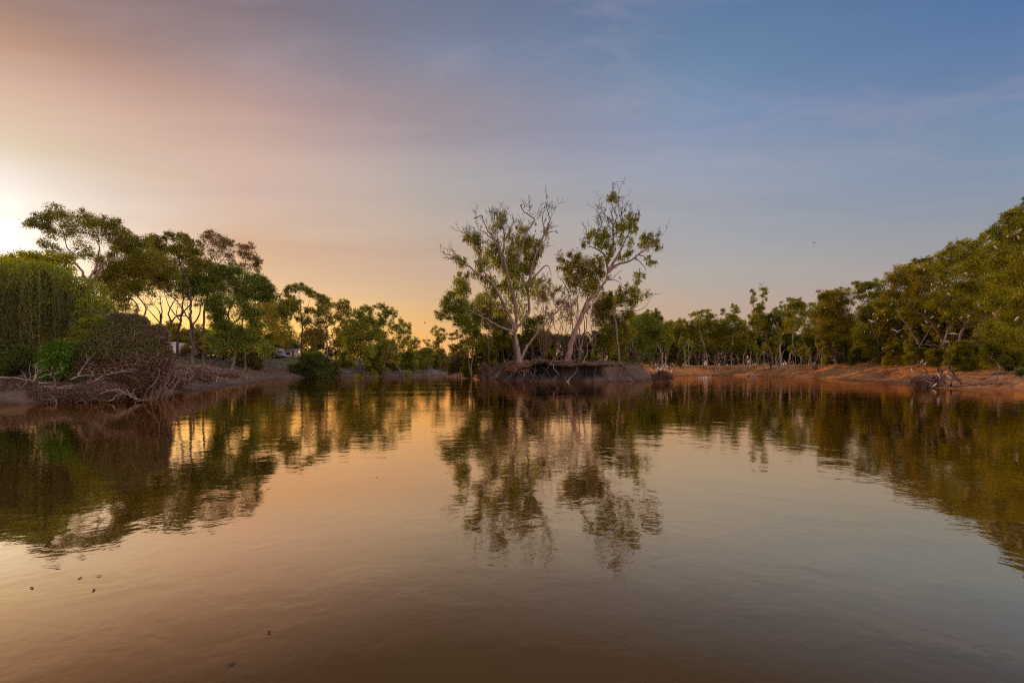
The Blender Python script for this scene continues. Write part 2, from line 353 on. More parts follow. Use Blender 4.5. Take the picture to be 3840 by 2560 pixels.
# warm tint on the streaks near the low sun, faint everywhere else
wmask = M('MULTIPLY', M('SUBTRACT', 1.0, M('DIVIDE', u, 110.0, True), True), M('MULTIPLY', M('SUBTRACT', cl, .02), 3.0, True), True)
wm = nt.nodes.new('ShaderNodeMix'); wm.data_type = 'RGBA'; wm.blend_type = 'MULTIPLY'; L.new(M('MULTIPLY', wmask, 1.0, True), wm.inputs[0]); L.new(c, wm.inputs[6]); wm.inputs[7].default_value = (1.0, .80, .66, 1)
c = wm.outputs[2]
mp2 = nt.nodes.new('ShaderNodeMapping'); mp2.inputs['Rotation'].default_value = (0, 0, math.radians(-26)); mp2.inputs['Scale'].default_value = (.42, 1.3, 1); L.new(cmb.outputs[0], mp2.inputs[0])
nz2 = N(nt, 'ShaderNodeTexNoise', i_Scale=1.1, i_Detail=7.0, i_Roughness=.6, i_Distortion=.8); L.new(mp2.outputs[0], nz2.inputs['Vector'])
wf_ = M('ADD', 1.0, M('MULTIPLY', M('SUBTRACT', nz2.outputs[0], .5), M('MULTIPLY', M('MULTIPLY', tan, 2.0, True), .34)))
wsc = nt.nodes.new('ShaderNodeVectorMath'); wsc.operation = 'SCALE'; L.new(c, wsc.inputs[0]); L.new(wf_, wsc.inputs['Scale']); c = wsc.outputs[0]
# high wispy cloud
mp3 = nt.nodes.new('ShaderNodeMapping'); mp3.inputs['Rotation'].default_value = (0, 0, math.radians(-15)); mp3.inputs['Scale'].default_value = (.9, 1.9, 1); L.new(cmb.outputs[0], mp3.inputs[0])
nz3 = N(nt, 'ShaderNodeTexNoise', i_Scale=1.5, i_Detail=9.0, i_Roughness=.62, i_Distortion=.6); L.new(mp3.outputs[0], nz3.inputs['Vector'])
wv = M('MULTIPLY', M('MULTIPLY', M('SUBTRACT', nz3.outputs[0], .50), 3.2, True), M('MULTIPLY', M('MULTIPLY', M('SUBTRACT', tan, .12), 3.0, True), .30))
wmx = nt.nodes.new('ShaderNodeMix'); wmx.data_type = 'RGBA'; L.new(wv, wmx.inputs[0]); L.new(c, wmx.inputs[6]); wmx.inputs[7].default_value = (*lin((196, 176, 182)), 1); c = wmx.outputs[2]
# glow round the low sun
ga, ge = math.radians(-48.5), math.radians(9.5)
vd = nt.nodes.new('ShaderNodeVectorMath'); vd.operation = 'DOT_PRODUCT'; L.new(tc.outputs['Generated'], vd.inputs[0]); vd.inputs[1].default_value = (math.sin(ga) * math.cos(ge), math.cos(ga) * math.cos(ge), math.sin(ge))
gw = M('MULTIPLY', M('POWER', M('MAXIMUM', vd.outputs['Value'], 0.0), 230.0), .38)
gm = nt.nodes.new('ShaderNodeVectorMath'); gm.operation = 'SCALE'; gm.inputs[0].default_value = (1, .93, .80); L.new(gw, gm.inputs['Scale'])
ga_ = nt.nodes.new('ShaderNodeVectorMath'); L.new(c, ga_.inputs[0]); L.new(gm.outputs[0], ga_.inputs[1]); c = ga_.outputs[0]
gain = M('ADD', 1.0, M('MULTIPLY', M('DIVIDE', M('SUBTRACT', u, 105.0), 45.0, True), 3.0))  # unseen sky beside and behind the camera boosted as added fill for the foliage
gain = M('ADD', gain, M('MULTIPLY', M('MULTIPLY', M('SUBTRACT', 1.0, M('DIVIDE', tan, .17), True), M('SUBTRACT', 1.0, M('DIVIDE', u, 62.0), True)), .75))
bg = nt.nodes.new('ShaderNodeBackground'); L.new(c, bg.inputs[0]); L.new(gain, bg.inputs[1])
sky = nt.nodes.new('ShaderNodeTexSky'); sky.sky_type = 'NISHITA'; sky.sun_disc = False; sky.sun_elevation = math.radians(SUN_EL); sky.sun_rotation = math.radians(SUN_AZ)
bg2 = nt.nodes.new('ShaderNodeBackground'); L.new(sky.outputs[0], bg2.inputs[0]); bg2.inputs[1].default_value = .004
ad = nt.nodes.new('ShaderNodeAddShader'); L.new(bg.outputs[0], ad.inputs[0]); L.new(bg2.outputs[0], ad.inputs[1])
wo = nt.nodes.new('ShaderNodeOutputWorld'); L.new(ad.outputs[0], wo.inputs[0])

sl = bpy.data.lights.new('sun', 'SUN'); sl.energy = 3.2; sl.angle = math.radians(1.2); sl.color = (1.0, .62, .32)
so = bpy.data.objects.new('sun', sl); COL.objects.link(so)
a, e = math.radians(SUN_AZ), math.radians(SUN_EL)
sd = Vector((math.sin(a) * math.cos(e), math.cos(a) * math.cos(e), math.sin(e)))
so.rotation_euler = sd.to_track_quat('Z', 'Y').to_euler(); so.location = (0, 0, 60)

cam = bpy.data.cameras.new('camera'); co = bpy.data.objects.new('camera', cam); COL.objects.link(co)
cam.sensor_width = 36; cam.lens = 36 * F / 3840; cam.shift_y = (YH - 1280) / 3840; cam.clip_end = 6000; cam.clip_start = .05
co.location = (0, 0, HC); co.rotation_euler = (math.pi / 2, 0, 0); SC.camera = co
SC.view_settings.view_transform = 'Standard'; SC.view_settings.look = 'None'; SC.view_settings.exposure = 0; SC.view_settings.gamma = 1
SC.cycles.max_bounces = 6; SC.cycles.diffuse_bounces = 3; SC.cycles.glossy_bounces = 3; SC.cycles.transmission_bounces = 4; SC.cycles.transparent_max_bounces = 4
SC.cycles.use_denoising = False; SC.cycles.filter_width = 1.15; SC.cycles.sample_clamp_indirect = 3; SC.cycles.sample_clamp_direct = 6

# ------------------------------------------------------------------ terrain
def axis(lo, hi, step, far, g=1.35):
    m = list(np.arange(lo, hi + .01, step)); a, s = m[0], step; b = m[-1]; L_, R_ = [], []
    while a > -far: s *= g; a -= s; L_.append(a)
    s = step
    while b < far: s *= g; b += s; R_.append(b)
    return np.array(L_[::-1] + m + R_)
gx = axis(-110, 110, .6, 3500); gy = np.concatenate([axis(16, 190, .55, 3500)[axis(16, 190, .55, 3500) > -3500]])
GX, GY = np.meshgrid(gx, gy); GZ = ground(GX, GY); nx, ny = len(gx), len(gy)
i = (np.arange(ny - 1)[:, None] * nx + np.arange(nx - 1)[None]).reshape(-1)
tb = Buf(); V = np.stack([GX, GY, GZ], -1).reshape(-1, 3)
dI = inland(GX, GY).reshape(-1); xx, yy, zz = V.T
wl = sstep(-9, -24, xx)[:, None]; wi = (sstep(27, 17, np.hypot((xx - 5) * .9, (yy - 70) * .8)))[:, None]
orange = np.array([.52, .215, .062]); dull = np.array([.135, .095, .062]); isl = np.array([.10, .064, .04]); green_ = np.array([.10, .11, .035]); hollow_shade = np.array([.009, .006, .004])
n1 = fbm(xx * .25, yy * .25)[:, None]; n2 = fbm(xx * 1.3 + 9, yy * 1.3)[:, None]
base = dull * wl + (1 - wl) * (isl * wi + orange * (1 - wi))
lefttop = (sstep(2.0, 3.6, zz) * wl[:, 0])[:, None]
base = base * (1 - lefttop * .75) + green_ * lefttop * .75
isltop = (sstep(2.5, 2.8, zz) * wi[:, 0])[:, None] * (1 - wl); base = base * (1 - isltop * .5) + green_ * isltop * .5
col = base * (1 + .28 * n1 + .22 * n2)
# shade of the undercut hollow painted into the island bank's earth colour
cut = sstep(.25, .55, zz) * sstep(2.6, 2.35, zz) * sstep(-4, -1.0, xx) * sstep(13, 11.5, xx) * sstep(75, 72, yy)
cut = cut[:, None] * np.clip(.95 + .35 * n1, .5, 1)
col = col * (1 - cut) + hollow_shade * cut
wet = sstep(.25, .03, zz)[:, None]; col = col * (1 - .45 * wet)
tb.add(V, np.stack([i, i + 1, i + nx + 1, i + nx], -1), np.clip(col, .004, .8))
m, nt2, out = new_mat('river_soil'); L2 = nt2.links
at_ = N(nt2, 'ShaderNodeAttribute', attribute_name='tint'); tcn = N(nt2, 'ShaderNodeTexCoord')
na = N(nt2, 'ShaderNodeTexNoise', i_Scale=2.2, i_Detail=8.0, i_Roughness=.7); L2.new(tcn.outputs['Object'], na.inputs['Vector'])
rr = ramp(nt2, na.outputs[0], [(.3, (.45, .42, .40)), (.5, (1, 1, 1)), (.72, (1.35, 1.3, 1.25))])
mm = N(nt2, 'ShaderNodeMix', data_type='RGBA', blend_type='MULTIPLY'); mm.inputs[0].default_value = .8
L2.new(at_.outputs['Color'], mm.inputs[6]); L2.new(rr.outputs[0], mm.inputs[7])
pr = N(nt2, 'ShaderNodeBsdfPrincipled', i_Roughness=.95); pr.inputs['Specular IOR Level'].default_value = .15; L2.new(mm.outputs[2], pr.inputs['Base Color'])
bp = N(nt2, 'ShaderNodeBump', i_Strength=.8, i_Distance=.25); L2.new(na.outputs[0], bp.inputs['Height']); L2.new(bp.outputs[0], pr.inputs['Normal']); L2.new(pr.outputs[0], out.inputs[0])
tag(tb.build('ground', m, smooth=True), 'brown and orange earth river banks with grassy flats', kind='structure')

# ------------------------------------------------------------------ water
m, nt3, out = new_mat('river_water'); L3 = nt3.links
tcn = N(nt3, 'ShaderNodeTexCoord')
def nois(scale, sx_, sy_, det=3.0, rot=0.0, dist=.0, rough=.5):
    mp = N(nt3, 'ShaderNodeMapping'); mp.inputs['Scale'].default_value = (sx_, sy_, 1); mp.inputs['Rotation'].default_value = (0, 0, rot)
    L3.new(tcn.outputs['Object'], mp.inputs[0]); n = N(nt3, 'ShaderNodeTexNoise', i_Scale=scale, i_Detail=det, i_Roughness=rough, i_Distortion=dist); L3.new(mp.outputs[0], n.inputs['Vector']); return n.outputs[0]
def M3(op, a, b=None, clamp=False):
    n = nt3.nodes.new('ShaderNodeMath'); n.operation = op; n.use_clamp = clamp
    for i_, v_ in enumerate((a, b)):
        if v_ is None: continue
        if isinstance(v_, (int, float)): n.inputs[i_].default_value = v_
        else: L3.new(v_, n.inputs[i_])
    return n.outputs[0]
big = nois(.35, 1, 1.3, 2.0, .4, .6); mid_ = nois(1.9, 1, 1.2, 3.0, -.3, .8); fine = nois(9.0, 1, 1, 3.0)
patch = nois(.055, .8, 2.2, 3.0, .12, 1.0)
pm = ramp(nt3, patch, [(.48, (.45,) * 3), (.60, (1.0,) * 3), (.70, (2.2,) * 3)]).outputs[0]
# current seams: long thin ruffled streaks
streak = nois(.30, .16, 1.6, 4.0, .05, 1.5); sm = ramp(nt3, streak, [(.62, (0,) * 3), (.70, (1,) * 3)]).outputs[0]
sxy = N(nt3, 'ShaderNodeSeparateXYZ'); L3.new(tcn.outputs['Object'], sxy.inputs[0])
far_ = M3('MULTIPLY', M3('DIVIDE', M3('SUBTRACT', sxy.outputs[1], 45.0), 30.0, True), 2.0)
h = M3('ADD', M3('MULTIPLY', big, .009), M3('MULTIPLY', M3('ADD', M3('MULTIPLY', mid_, .0054), M3('MULTIPLY', fine, .0016)), M3('ADD', pm, M3('MULTIPLY', sm, far_))))
bmp = N(nt3, 'ShaderNodeBump', i_Strength=1.0, i_Distance=1.0); L3.new(h, bmp.inputs['Height'])
lw = N(nt3, 'ShaderNodeLayerWeight', i_Blend=.5); L3.new(bmp.outputs[0], lw.inputs['Normal'])
fr = ramp(nt3, lw.outputs['Facing'], [(0, (.03,) * 3), (.40, (.025,) * 3), (.50, (.07,) * 3), (.59, (.28,) * 3), (.70, (.69,) * 3), (.80, (.86,) * 3), (.90, (.97,) * 3), (1, (1.0,) * 3)])
gl = N(nt3, 'ShaderNodeBsdfGlossy', i_Roughness=.02); gl.inputs['Color'].default_value = (1, .79, .545, 1); L3.new(bmp.outputs[0], gl.inputs['Normal'])
df = N(nt3, 'ShaderNodeBsdfDiffuse'); silt = nois(.12, 1, 1, 3.0)
sr = ramp(nt3, silt, [(.3, (.088, .040, .007)), (.7, (.108, .052, .010))]); L3.new(sr.outputs[0], df.inputs['Color'])
mx = N(nt3, 'ShaderNodeMixShader'); L3.new(fr.outputs[0], mx.inputs[0]); L3.new(df.outputs[0], mx.inputs[1]); L3.new(gl.outputs[0], mx.inputs[2]); L3.new(mx.outputs[0], out.inputs[0])
wb = Buf(); wb.add([(-420, -8, 0), (420, -8, 0), (420, 215, 0), (-420, 215, 0)], [(0, 1, 2, 3)])
tag(wb.build('water', m), 'still brown river mirroring the sunset sky', kind='structure')

# ------------------------------------------------------------------ LEFT BANK TREES
tree(1, 640, 62, [(240,250,60,45),(300,220,60,40),(390,185,80,40),(480,225,80,50),(580,215,70,42),(640,265,60,50),(700,262,50,40),(330,300,60,50),(290,375,40,25),(355,412,45,28),(440,330,60,45,.6),(540,310,60,50,.7),(760,255,60,38),(800,285,50,40),(700,330,80,50,.8),(860,335,60,50),(560,400,60,35,.5),(480,462,90,30,.6),(800,385,60,45),(620,475,80,35,.7),(205,262,35,22)],
 'tallest left bank gum with open flat-topped crown rising over the willow', 'dark', 'grey', r0=.5, dens=1.5, tufts=1.5, limb_r=1.25, fill=.25,
 stems=[[(640,1150),(615,900),(600,680),(560,580),(500,490),(450,385)],[(600,680),(680,540),(750,470),(800,400)],[(600,660),(640,560),(660,430),(640,330)],[(500,490),(400,460),(280,425)]], group='gums behind the caravans')
tree(1, 180, 42, [(60,525,70,45),(160,495,70,35),(230,480,60,35),(300,485,60,35),(380,505,80,40),(450,530,60,45),(0,560,60,55),(80,500,30,20),(-60,580,80,60),(200,560,100,50),(400,590,90,60),(80,620,90,60)],
 'yellow-green bushy tree showing just above the top of the willow', 'lime', 'grey', r0=.3, dens=2.0)
tree(1, 905, 66, [(850,440,80,60),(930,400,70,50),(980,380,60,40),(760,560,100,70),(850,560,100,80),(930,620,90,80),(720,650,80,70),(820,700,90,80),(1000,500,100,70),(800,780,70,50,.6),(870,830,60,40,.5),(950,700,60,50,.7)],
 'dense dark gum right of the tall flat-topped gum, crown drooping towards the willow', 'dark', 'grey', r0=.42, dens=2.2, group='gums behind the caravans', nstem=2)
tree(2, 375, 72, [(70,210,50,30),(100,240,60,35),(200,190,50,35),(270,200,60,35),(330,220,40,30),(60,290,80,60),(180,310,90,50),(300,310,100,60),(380,270,60,40),(390,330,70,50),(60,400,120,70),(150,480,110,75),(240,560,110,50),(100,555,90,55),(-60,420,90,70),(-40,520,80,60)],
 'wide dark gum with straight black trunk and two small tufted tops', 'dark', 'dark', r0=.42, dens=1.9, limb_r=1.2,
 stems=[[(385,1110),(372,960),(368,850),(372,740),(350,600),(280,420),(230,260)],[(372,940),(430,890),(470,800),(480,700),(440,560)],[(385,1100),(400,960),(300,760),(180,640),(80,500)]], group='gums behind the caravans')
tree(2, 145, 76, [(10,690,60,30,.5),(110,640,80,30,.4),(200,660,60,40,.3),(40,760,60,30,.25),(250,700,60,40,.35),(300,760,50,30,.2)],
 'leaning many-stemmed gum with bare fanned limbs against the yellow glow', 'dark', 'dark', r0=.4, dens=1.2, limb_r=1.3, bare_tips=14,
 stems=[[(140,1130),(160,1020),(200,930),(260,860),(330,830)],[(160,1020),(130,930),(90,870),(50,810),(20,720)],[(130,930),(135,850),(120,740),(110,660)],[(130,920),(120,830),(60,770)],[(200,930),(180,820),(220,730),(240,660)],[(260,860),(320,860),(380,880)]], group='gums behind the caravans')
tree(2, 470, 84, [(490,200,50,38),(540,180,50,33),(600,240,60,45),(660,230,50,38),(690,265,40,40),(620,310,60,50,.8),(560,360,50,35,.5),(700,365,50,45,.8),(480,300,45,60,.5),(430,400,70,45,.7),(350,440,60,40,.5),(500,440,80,50)],
 'thin airy gum top, second from the right above the dense leaning gums', 'brown', 'grey', r0=.34, dens=1.25, tufts=1.4, fill=.15, group='gums behind the caravans',
 stems=[[(480,1150),(480,900),(520,650),(550,480),(545,380),(520,240)],[(550,480),(620,400),(680,320)],[(480,900),(440,960),(390,1000),(330,850),(310,720)]])
tree(2, 250, 82, [(60,470,90,60),(180,400,90,55),(300,500,95,60),(420,570,90,50),(360,400,80,50),(500,470,80,55),(120,600,70,35,.7),(260,620,80,35,.6),(560,560,70,50),(20,600,60,40,.7),(430,660,70,30,.4),(340,700,70,30,.3)],
 'broad dark gum filling the canopy between the black-trunked gum and the leaning pair', 'dark', 'dark', r0=.36, dens=1.8, cs=1.2, bare_tips=12, stems=[[(250,1140),(262,1000),(285,880),(300,740),(310,600),(330,460)],[(285,900),(220,820),(180,720),(150,600)],[(290,860),(370,770),(430,680),(470,560)]], group='gums behind the caravans')
tree(2, 960, 112, [(900,960,70,50,.8),(1000,900,70,50,.8),(960,1020,80,50),(1060,980,70,45,.7),(1100,1050,80,45),(860,1050,70,50),(1150,1000,60,35,.5),(1020,820,60,40,.6)],
 'low golden-green gum in front of the glow right of the leaning pair', 'olive', 'dark', r0=.26, dens=1.6, cs=1.15, bare_tips=8, nstem=2, group='gums beyond the white cabin')
tree(3, 175, 140, [(60,560,60,40,.7),(150,520,60,40,.7),(110,640,70,45,.6),(210,600,60,45,.6),(30,660,60,40,.6),(250,690,60,40,.5),(150,740,80,40,.5),(300,760,60,40,.5),(60,780,70,40,.5)],
 'backlit open-crowned gum just left of the round-topped gum', 'gum', 'dark', r0=.26, dens=1.6, cs=1.15, bare_tips=14, nstem=3, group='gums beyond the white cabin')
tree(3, 500, 142, [(460,600,60,40,.6),(540,640,60,40,.6),(500,720,70,45,.7),(600,720,60,40,.7),(440,760,60,40,.7),(560,800,70,40,.8),(660,780,60,40,.7)],
 'backlit scrubby gum between the round-topped gum and the slim forked gum', 'brown', 'dark', r0=.24, dens=1.6, cs=1.15, bare_tips=14, nstem=3, group='gums beyond the white cabin')
tree(2, 830, 86, [(800,300,50,32),(850,285,45,28),(790,350,40,32),(870,350,45,42),(920,400,45,38),(930,450,40,38),(860,430,60,35,.6),(935,500,22,28,.8),(790,440,40,40,.6)],
 'small airy gum top at the right end of the tall left bank trees', 'brown', 'grey', r0=.26, dens=1.3, tufts=1.4, fill=.15, stems=[[(830,1150),(815,800),(825,560),(830,440),(835,330)],[(825,560),(880,480),(920,420)]], group='gums behind the caravans')
tree(2, 525, 78, [(400,550,110,55),(500,600,120,60),(420,665,110,50),(560,640,100,65),(590,510,80,50),(640,760,90,70),(560,800,50,80),(620,880,70,70),(600,960,60,60),(560,1060,60,40),(600,1130,70,50),(470,760,60,40,.5)],
 'dense dark green gum leaning right from a slanted black trunk on the slope', 'deep', 'dark', r0=.4, dens=2.3, stems=[[(510,1300),(560,1250),(630,1180),(680,1080),(700,980),(680,860),(600,700)],[(560,1300),(610,1230),(660,1150),(640,1000)]], group='leaning gums on the grassy slope', cs=1.14, skirt=1)
tree(2, 712, 80, [(680,480,80,45),(760,500,70,45),(850,570,90,55),(960,590,70,55),(1020,640,60,50),(1070,700,50,40),(900,660,110,75),(780,700,100,85),(1000,715,80,50),(820,830,100,75),(900,860,70,60),(700,950,90,65),(760,1010,90,60),(650,1070,90,55),(780,1100,80,50),(920,950,50,40),(870,1040,80,50),(720,600,90,60)],
 'broad dense gum with pale diagonal limb, right-hand one of the leaning pair', 'deep', 'grey', r0=.45, dens=2.2, limb_r=1.2, stems=[[(705,1300),(735,1230),(745,1150),(720,1050),(700,940),(690,830),(740,720),(800,630),(875,545)],[(700,940),(780,860),(900,760),(960,660)]], group='leaning gums on the grassy slope', cs=1.14, skirt=1)
tree(2, 1225, 122, [(1080,805,100,45),(1180,800,80,55),(1000,860,60,35,.7),(1120,880,80,40,.6),(1230,760,60,40),(980,800,60,40),(1040,930,60,30,.3),(1150,940,50,30,.3)],
 'spreading gum with arching bare limbs left of the round-topped gum', 'dark', 'dark', r0=.4, dens=1.7, bare_tips=10, limb_r=1.3,
 stems=[[(1230,1170),(1215,1080),(1150,1020),(1080,960),(1030,930)],[(1215,1080),(1200,960),(1190,880),(1180,810)],[(1150,1020),(1060,1000),(1000,1050)]], group='gums beyond the white cabin', cs=1.2, skirt=3)
tree(3, 388, 125, [(350,235,70,38),(270,250,50,33),(220,285,45,35),(430,255,60,45),(490,300,50,40),(250,345,45,35),(300,405,55,35),(320,480,60,45),(470,480,55,35),(380,560,50,50,.7),(430,625,50,50,.7),(250,440,70,40),(120,430,80,40),(60,470,70,40)],
 'round-topped gum with one straight trunk behind the white cabin', 'dark', 'dark', r0=.42, dens=1.8, tufts=1.2, fill=.25, stems=[[(388,960),(388,750),(385,600),(375,450),(360,260)],[(385,600),(440,480),(470,340)],[(380,500),(310,400),(260,300)],[(388,700),(470,600),(540,540)]], group='gums beyond the white cabin', cs=1.2, skirt=3)
tree(3, 662, 120, [(580,340,60,32),(640,370,60,42),(680,425,45,45),(600,440,50,55),(650,505,75,55),(560,520,45,45,.7),(700,590,55,50,.8),(620,630,55,45,.6),(580,580,50,40,.6)],
 'gum with slim forked trunk right of the round-topped gum', 'dark', 'grey', r0=.34, dens=1.8, tufts=1.2, fill=.2, stems=[[(665,960),(660,800),(665,680),(640,560),(620,420)],[(660,830),(740,770),(800,700)],[(665,680),(700,560),(690,450)]], group='gums beyond the white cabin', cs=1.2, skirt=3)
tree(3, 880, 124, [(760,420,55,28),(830,402,45,32),(870,400,40,38),(900,450,40,38),(820,470,60,45),(880,530,60,45),(780,560,60,50,.8),(860,625,70,50),(900,700,70,55),(780,720,80,60,.7),(830,820,80,55)],
 'lumpy olive gum left of the two-peaked gum on the far left bank', 'olive', 'grey', r0=.34, dens=1.9, tufts=1.2, fill=.25, group='gums along the far left bank', nstem=2)
tree(3, 1022, 100, [(1010,522,60,45),(1080,460,50,28),(1130,482,50,35),(1040,600,80,60),(1150,580,60,50),(980,700,90,70),(1100,700,90,80),(1030,820,90,80),(1180,800,80,70),(920,820,80,60),(960,920,70,50),(1100,920,90,50),(1180,680,60,60)],
 'dense bushy gum with short black trunk standing at the far left water edge', 'gum', 'dark', r0=.45, dens=2.3, stems=[[(1020,1110),(1025,1050),(1030,980),(1040,850),(1060,700),(1070,520)]], group='gums along the far left bank', cs=1.2, skirt=4)
tree(3, 1262, 112, [(1240,440,50,32),(1290,472,35,35),(1370,472,45,32),(1405,522,35,32),(1340,525,50,38),(1260,565,50,55),(1230,665,60,55),(1310,640,45,35,.6),(1270,765,80,60),(1300,850,80,60),(1380,580,30,25,.6)],
 'two-peaked gum with hanging tufts on the far left bank', 'gum', 'grey', r0=.34, dens=1.8, tufts=1.2, fill=.2, nstem=2, group='gums along the far left bank', cs=1.15, skirt=4, bare_tips=4)
tree(3, 1500, 120, [(1490,615,35,30),(1420,645,50,22),(1550,650,35,30),(1480,685,50,38),(1385,690,45,45,.8),(1535,740,50,55),(1440,760,50,45,.7),(1520,825,60,45),(1578,690,18,38)],
 'ragged gum with drooping tufts between the two-peaked gum and a low sky gap', 'gum', 'grey', r0=.28, dens=1.7, tufts=1.2, fill=.2, nstem=2, group='gums along the far left bank', cs=1.15, skirt=4, bare_tips=6)
tree(3, 1640, 130, [(1640,800,35,28),(1680,832,28,28),(1610,855,35,35),(1650,885,38,28),(1590,900,35,40)],
 'small ragged gum at the left edge of the low sky gap', 'gum', 'grey', r0=.2, dens=1.6, group='small gums in the low gap')
tree(3, 1766, 150, [(1740,815,25,12),(1790,815,25,12),(1765,840,35,10),(1775,870,30,12)],
 'little gum with a bare spike top in the middle of the sky gap', 'gum', 'dark', r0=.16, dens=1.5, stems=[[(1765,1000),(1768,900),(1766,830),(1767,765)]], group='small gums in the low gap')
tree(3, 1885, 130, [(1860,670,32,20),(1930,690,28,23),(1820,712,25,18),(1880,742,40,38),(1960,702,18,20),(1900,800,50,40),(1860,860,60,45),(1950,770,35,45,.5)],
 'narrow upright gum just left of the central island trees', 'gum', 'grey', r0=.24, dens=1.6, group='small gums in the low gap', nstem=3)
tree(3, 2120, 125, [(2080,740,60,18),(2140,770,50,16),(2050,790,40,16),(2170,820,30,16),(2030,750,30,14),(2110,700,40,10,.5)],
 'flat-topped layered tree behind the island green tree', 'olive', 'dark', r0=.24, dens=1.7, group='small gums in the low gap', nstem=2)
tree(3, 2110, 112, [(2080,880,60,28),(2140,892,50,33),(2060,930,50,38),(2150,950,60,40)],
 'low rounded yellow-green tree beside the back channel', 'olive', 'dark', r0=.2, dens=2.2, group='small gums in the low gap')
# further line of trees closing the left horizon, each its own thing
far_left = [(0,255,980,140,'dark'),(150,980,70,150,'dark'),(1,1080,930,120,'dark')]
r_ = np.random.default_rng(5)
for k, (X, Yt, D, lab) in enumerate([(560,1225,150,'dark low tree far behind the leftmost caravan'),(640,1215,155,'dark low tree behind the roof of the grey caravan'),(730,1230,150,'low tree behind the tents, between two slanted trunks'),(820,1235,155,'low tree behind the dense leaning gums'),
      (930,1240,160,'small olive tree against the glow left of the white cabin'),(1010,1262,165,'small tree directly above the parked vehicle'),(1090,1268,165,'small dark tree above the white cabin roof'),(1190,1240,160,'low tree behind the slim forked gum'),(1290,1250,160,'low tree behind the dense bushy gum'),
      (1400,1290,165,'low tree behind the two-peaked gum'),(1480,1280,170,'low tree behind the ragged drooping gum'),(1560,1318,190,'lowest distant tree left of the sky gap'),(1640,1318,195,'lowest distant tree in the sky gap'),(1710,1322,200,'lowest distant tree right of the sky gap')]):
    w = 48 + 10 * r_.random()
    tree(0, X, D, [(X + r_.uniform(-1, 1) * w * .5, Yt + 22 + r_.uniform(-10, 30), w * r_.uniform(.4, .6), r_.uniform(14, 24)) for _ in range(7)], lab, 'dark' if k % 3 else 'gum', 'dark', r0=.2, dens=1.9, nstem=2, group='low trees closing the left horizon')

# ------------------------------------------------------------------ ISLAND TREES
HG = dict(limb_r=1.0, rs=.72, cs=1.12, sat=3, lw=.26, group='old river gums on the island')
tree(4, 690, 71, [(330,435,42,30),(300,415,35,22),(375,470,40,60,.8),(230,575,38,30,.8),(270,600,38,28),(420,600,60,60),(540,600,70,75),(480,500,50,60,.7),(640,510,60,50),(700,360,35,30),(610,420,40,45,.5),(760,480,50,80),(700,460,40,40),(640,690,90,90),(770,620,40,70),(470,745,60,60,.8),(250,760,60,60),(280,800,45,40),(350,690,45,30,.6),(540,300,40,45,.45),(500,330,35,50,.35),(560,250,30,30,.4),(870,370,30,26,.6),(830,490,28,60,.6),(600,800,70,60,.6),(700,800,60,60,.7),(560,920,60,60,.5),(430,860,60,60,.5),(790,780,50,50,.5),(680,950,50,70,.5),(800,560,30,50,.7),(660,620,70,70)],
 'huge old gum with pale forked trunk and bare dead top branches', 'gum', 'pale', r0=.75, dens=1.75, tufts=3.2, droop=.85, leaf=.42, bare_tips=110, twigs=.8, seed=11, fill=.35, tip=(.04, .09),
 stems=[(.72,[(690,1325),(672,1230),(657,1150),(650,1090)]),(.40,[(650,1090),(622,1020),(590,950),(540,850),(480,760),(380,690),(300,640),(215,602),(140,597)]),(.40,[(650,1095),(655,1000),(652,900),(610,740),(562,560),(520,480),(440,410),(400,395)]),
  (.36,[(660,1085),(720,1010),(750,940),(740,800),(692,700),(670,640),(700,500),(730,400),(790,300),(760,270),(705,235),(690,190)]),(.26,[(740,800),(775,730),(850,640),(893,625),(920,695)]),(.30,[(742,800),(760,700),(782,600),(830,480),(862,400),(900,310),(880,240),(865,190)]),
  (.24,[(605,730),(545,570),(500,440),(440,350),(405,262),(355,275)]),(.22,[(562,560),(575,430),(560,330),(575,260),(550,195)]),(.28,[(622,1115),(560,1080),(480,1040),(410,1000),(330,960),(310,870)]),(.22,[(540,850),(440,700),(385,570),(335,470),(255,430)]),
  (.2,[(862,400),(880,395),(955,380)]),(.20,[(830,480),(860,380),(850,270),(875,190)]),(.36,[(700,1320),(730,1230),(790,1140),(860,1050),(930,985),(1010,900),(1095,790)]),(.20,[(590,950),(540,940),(490,945)])], **HG)
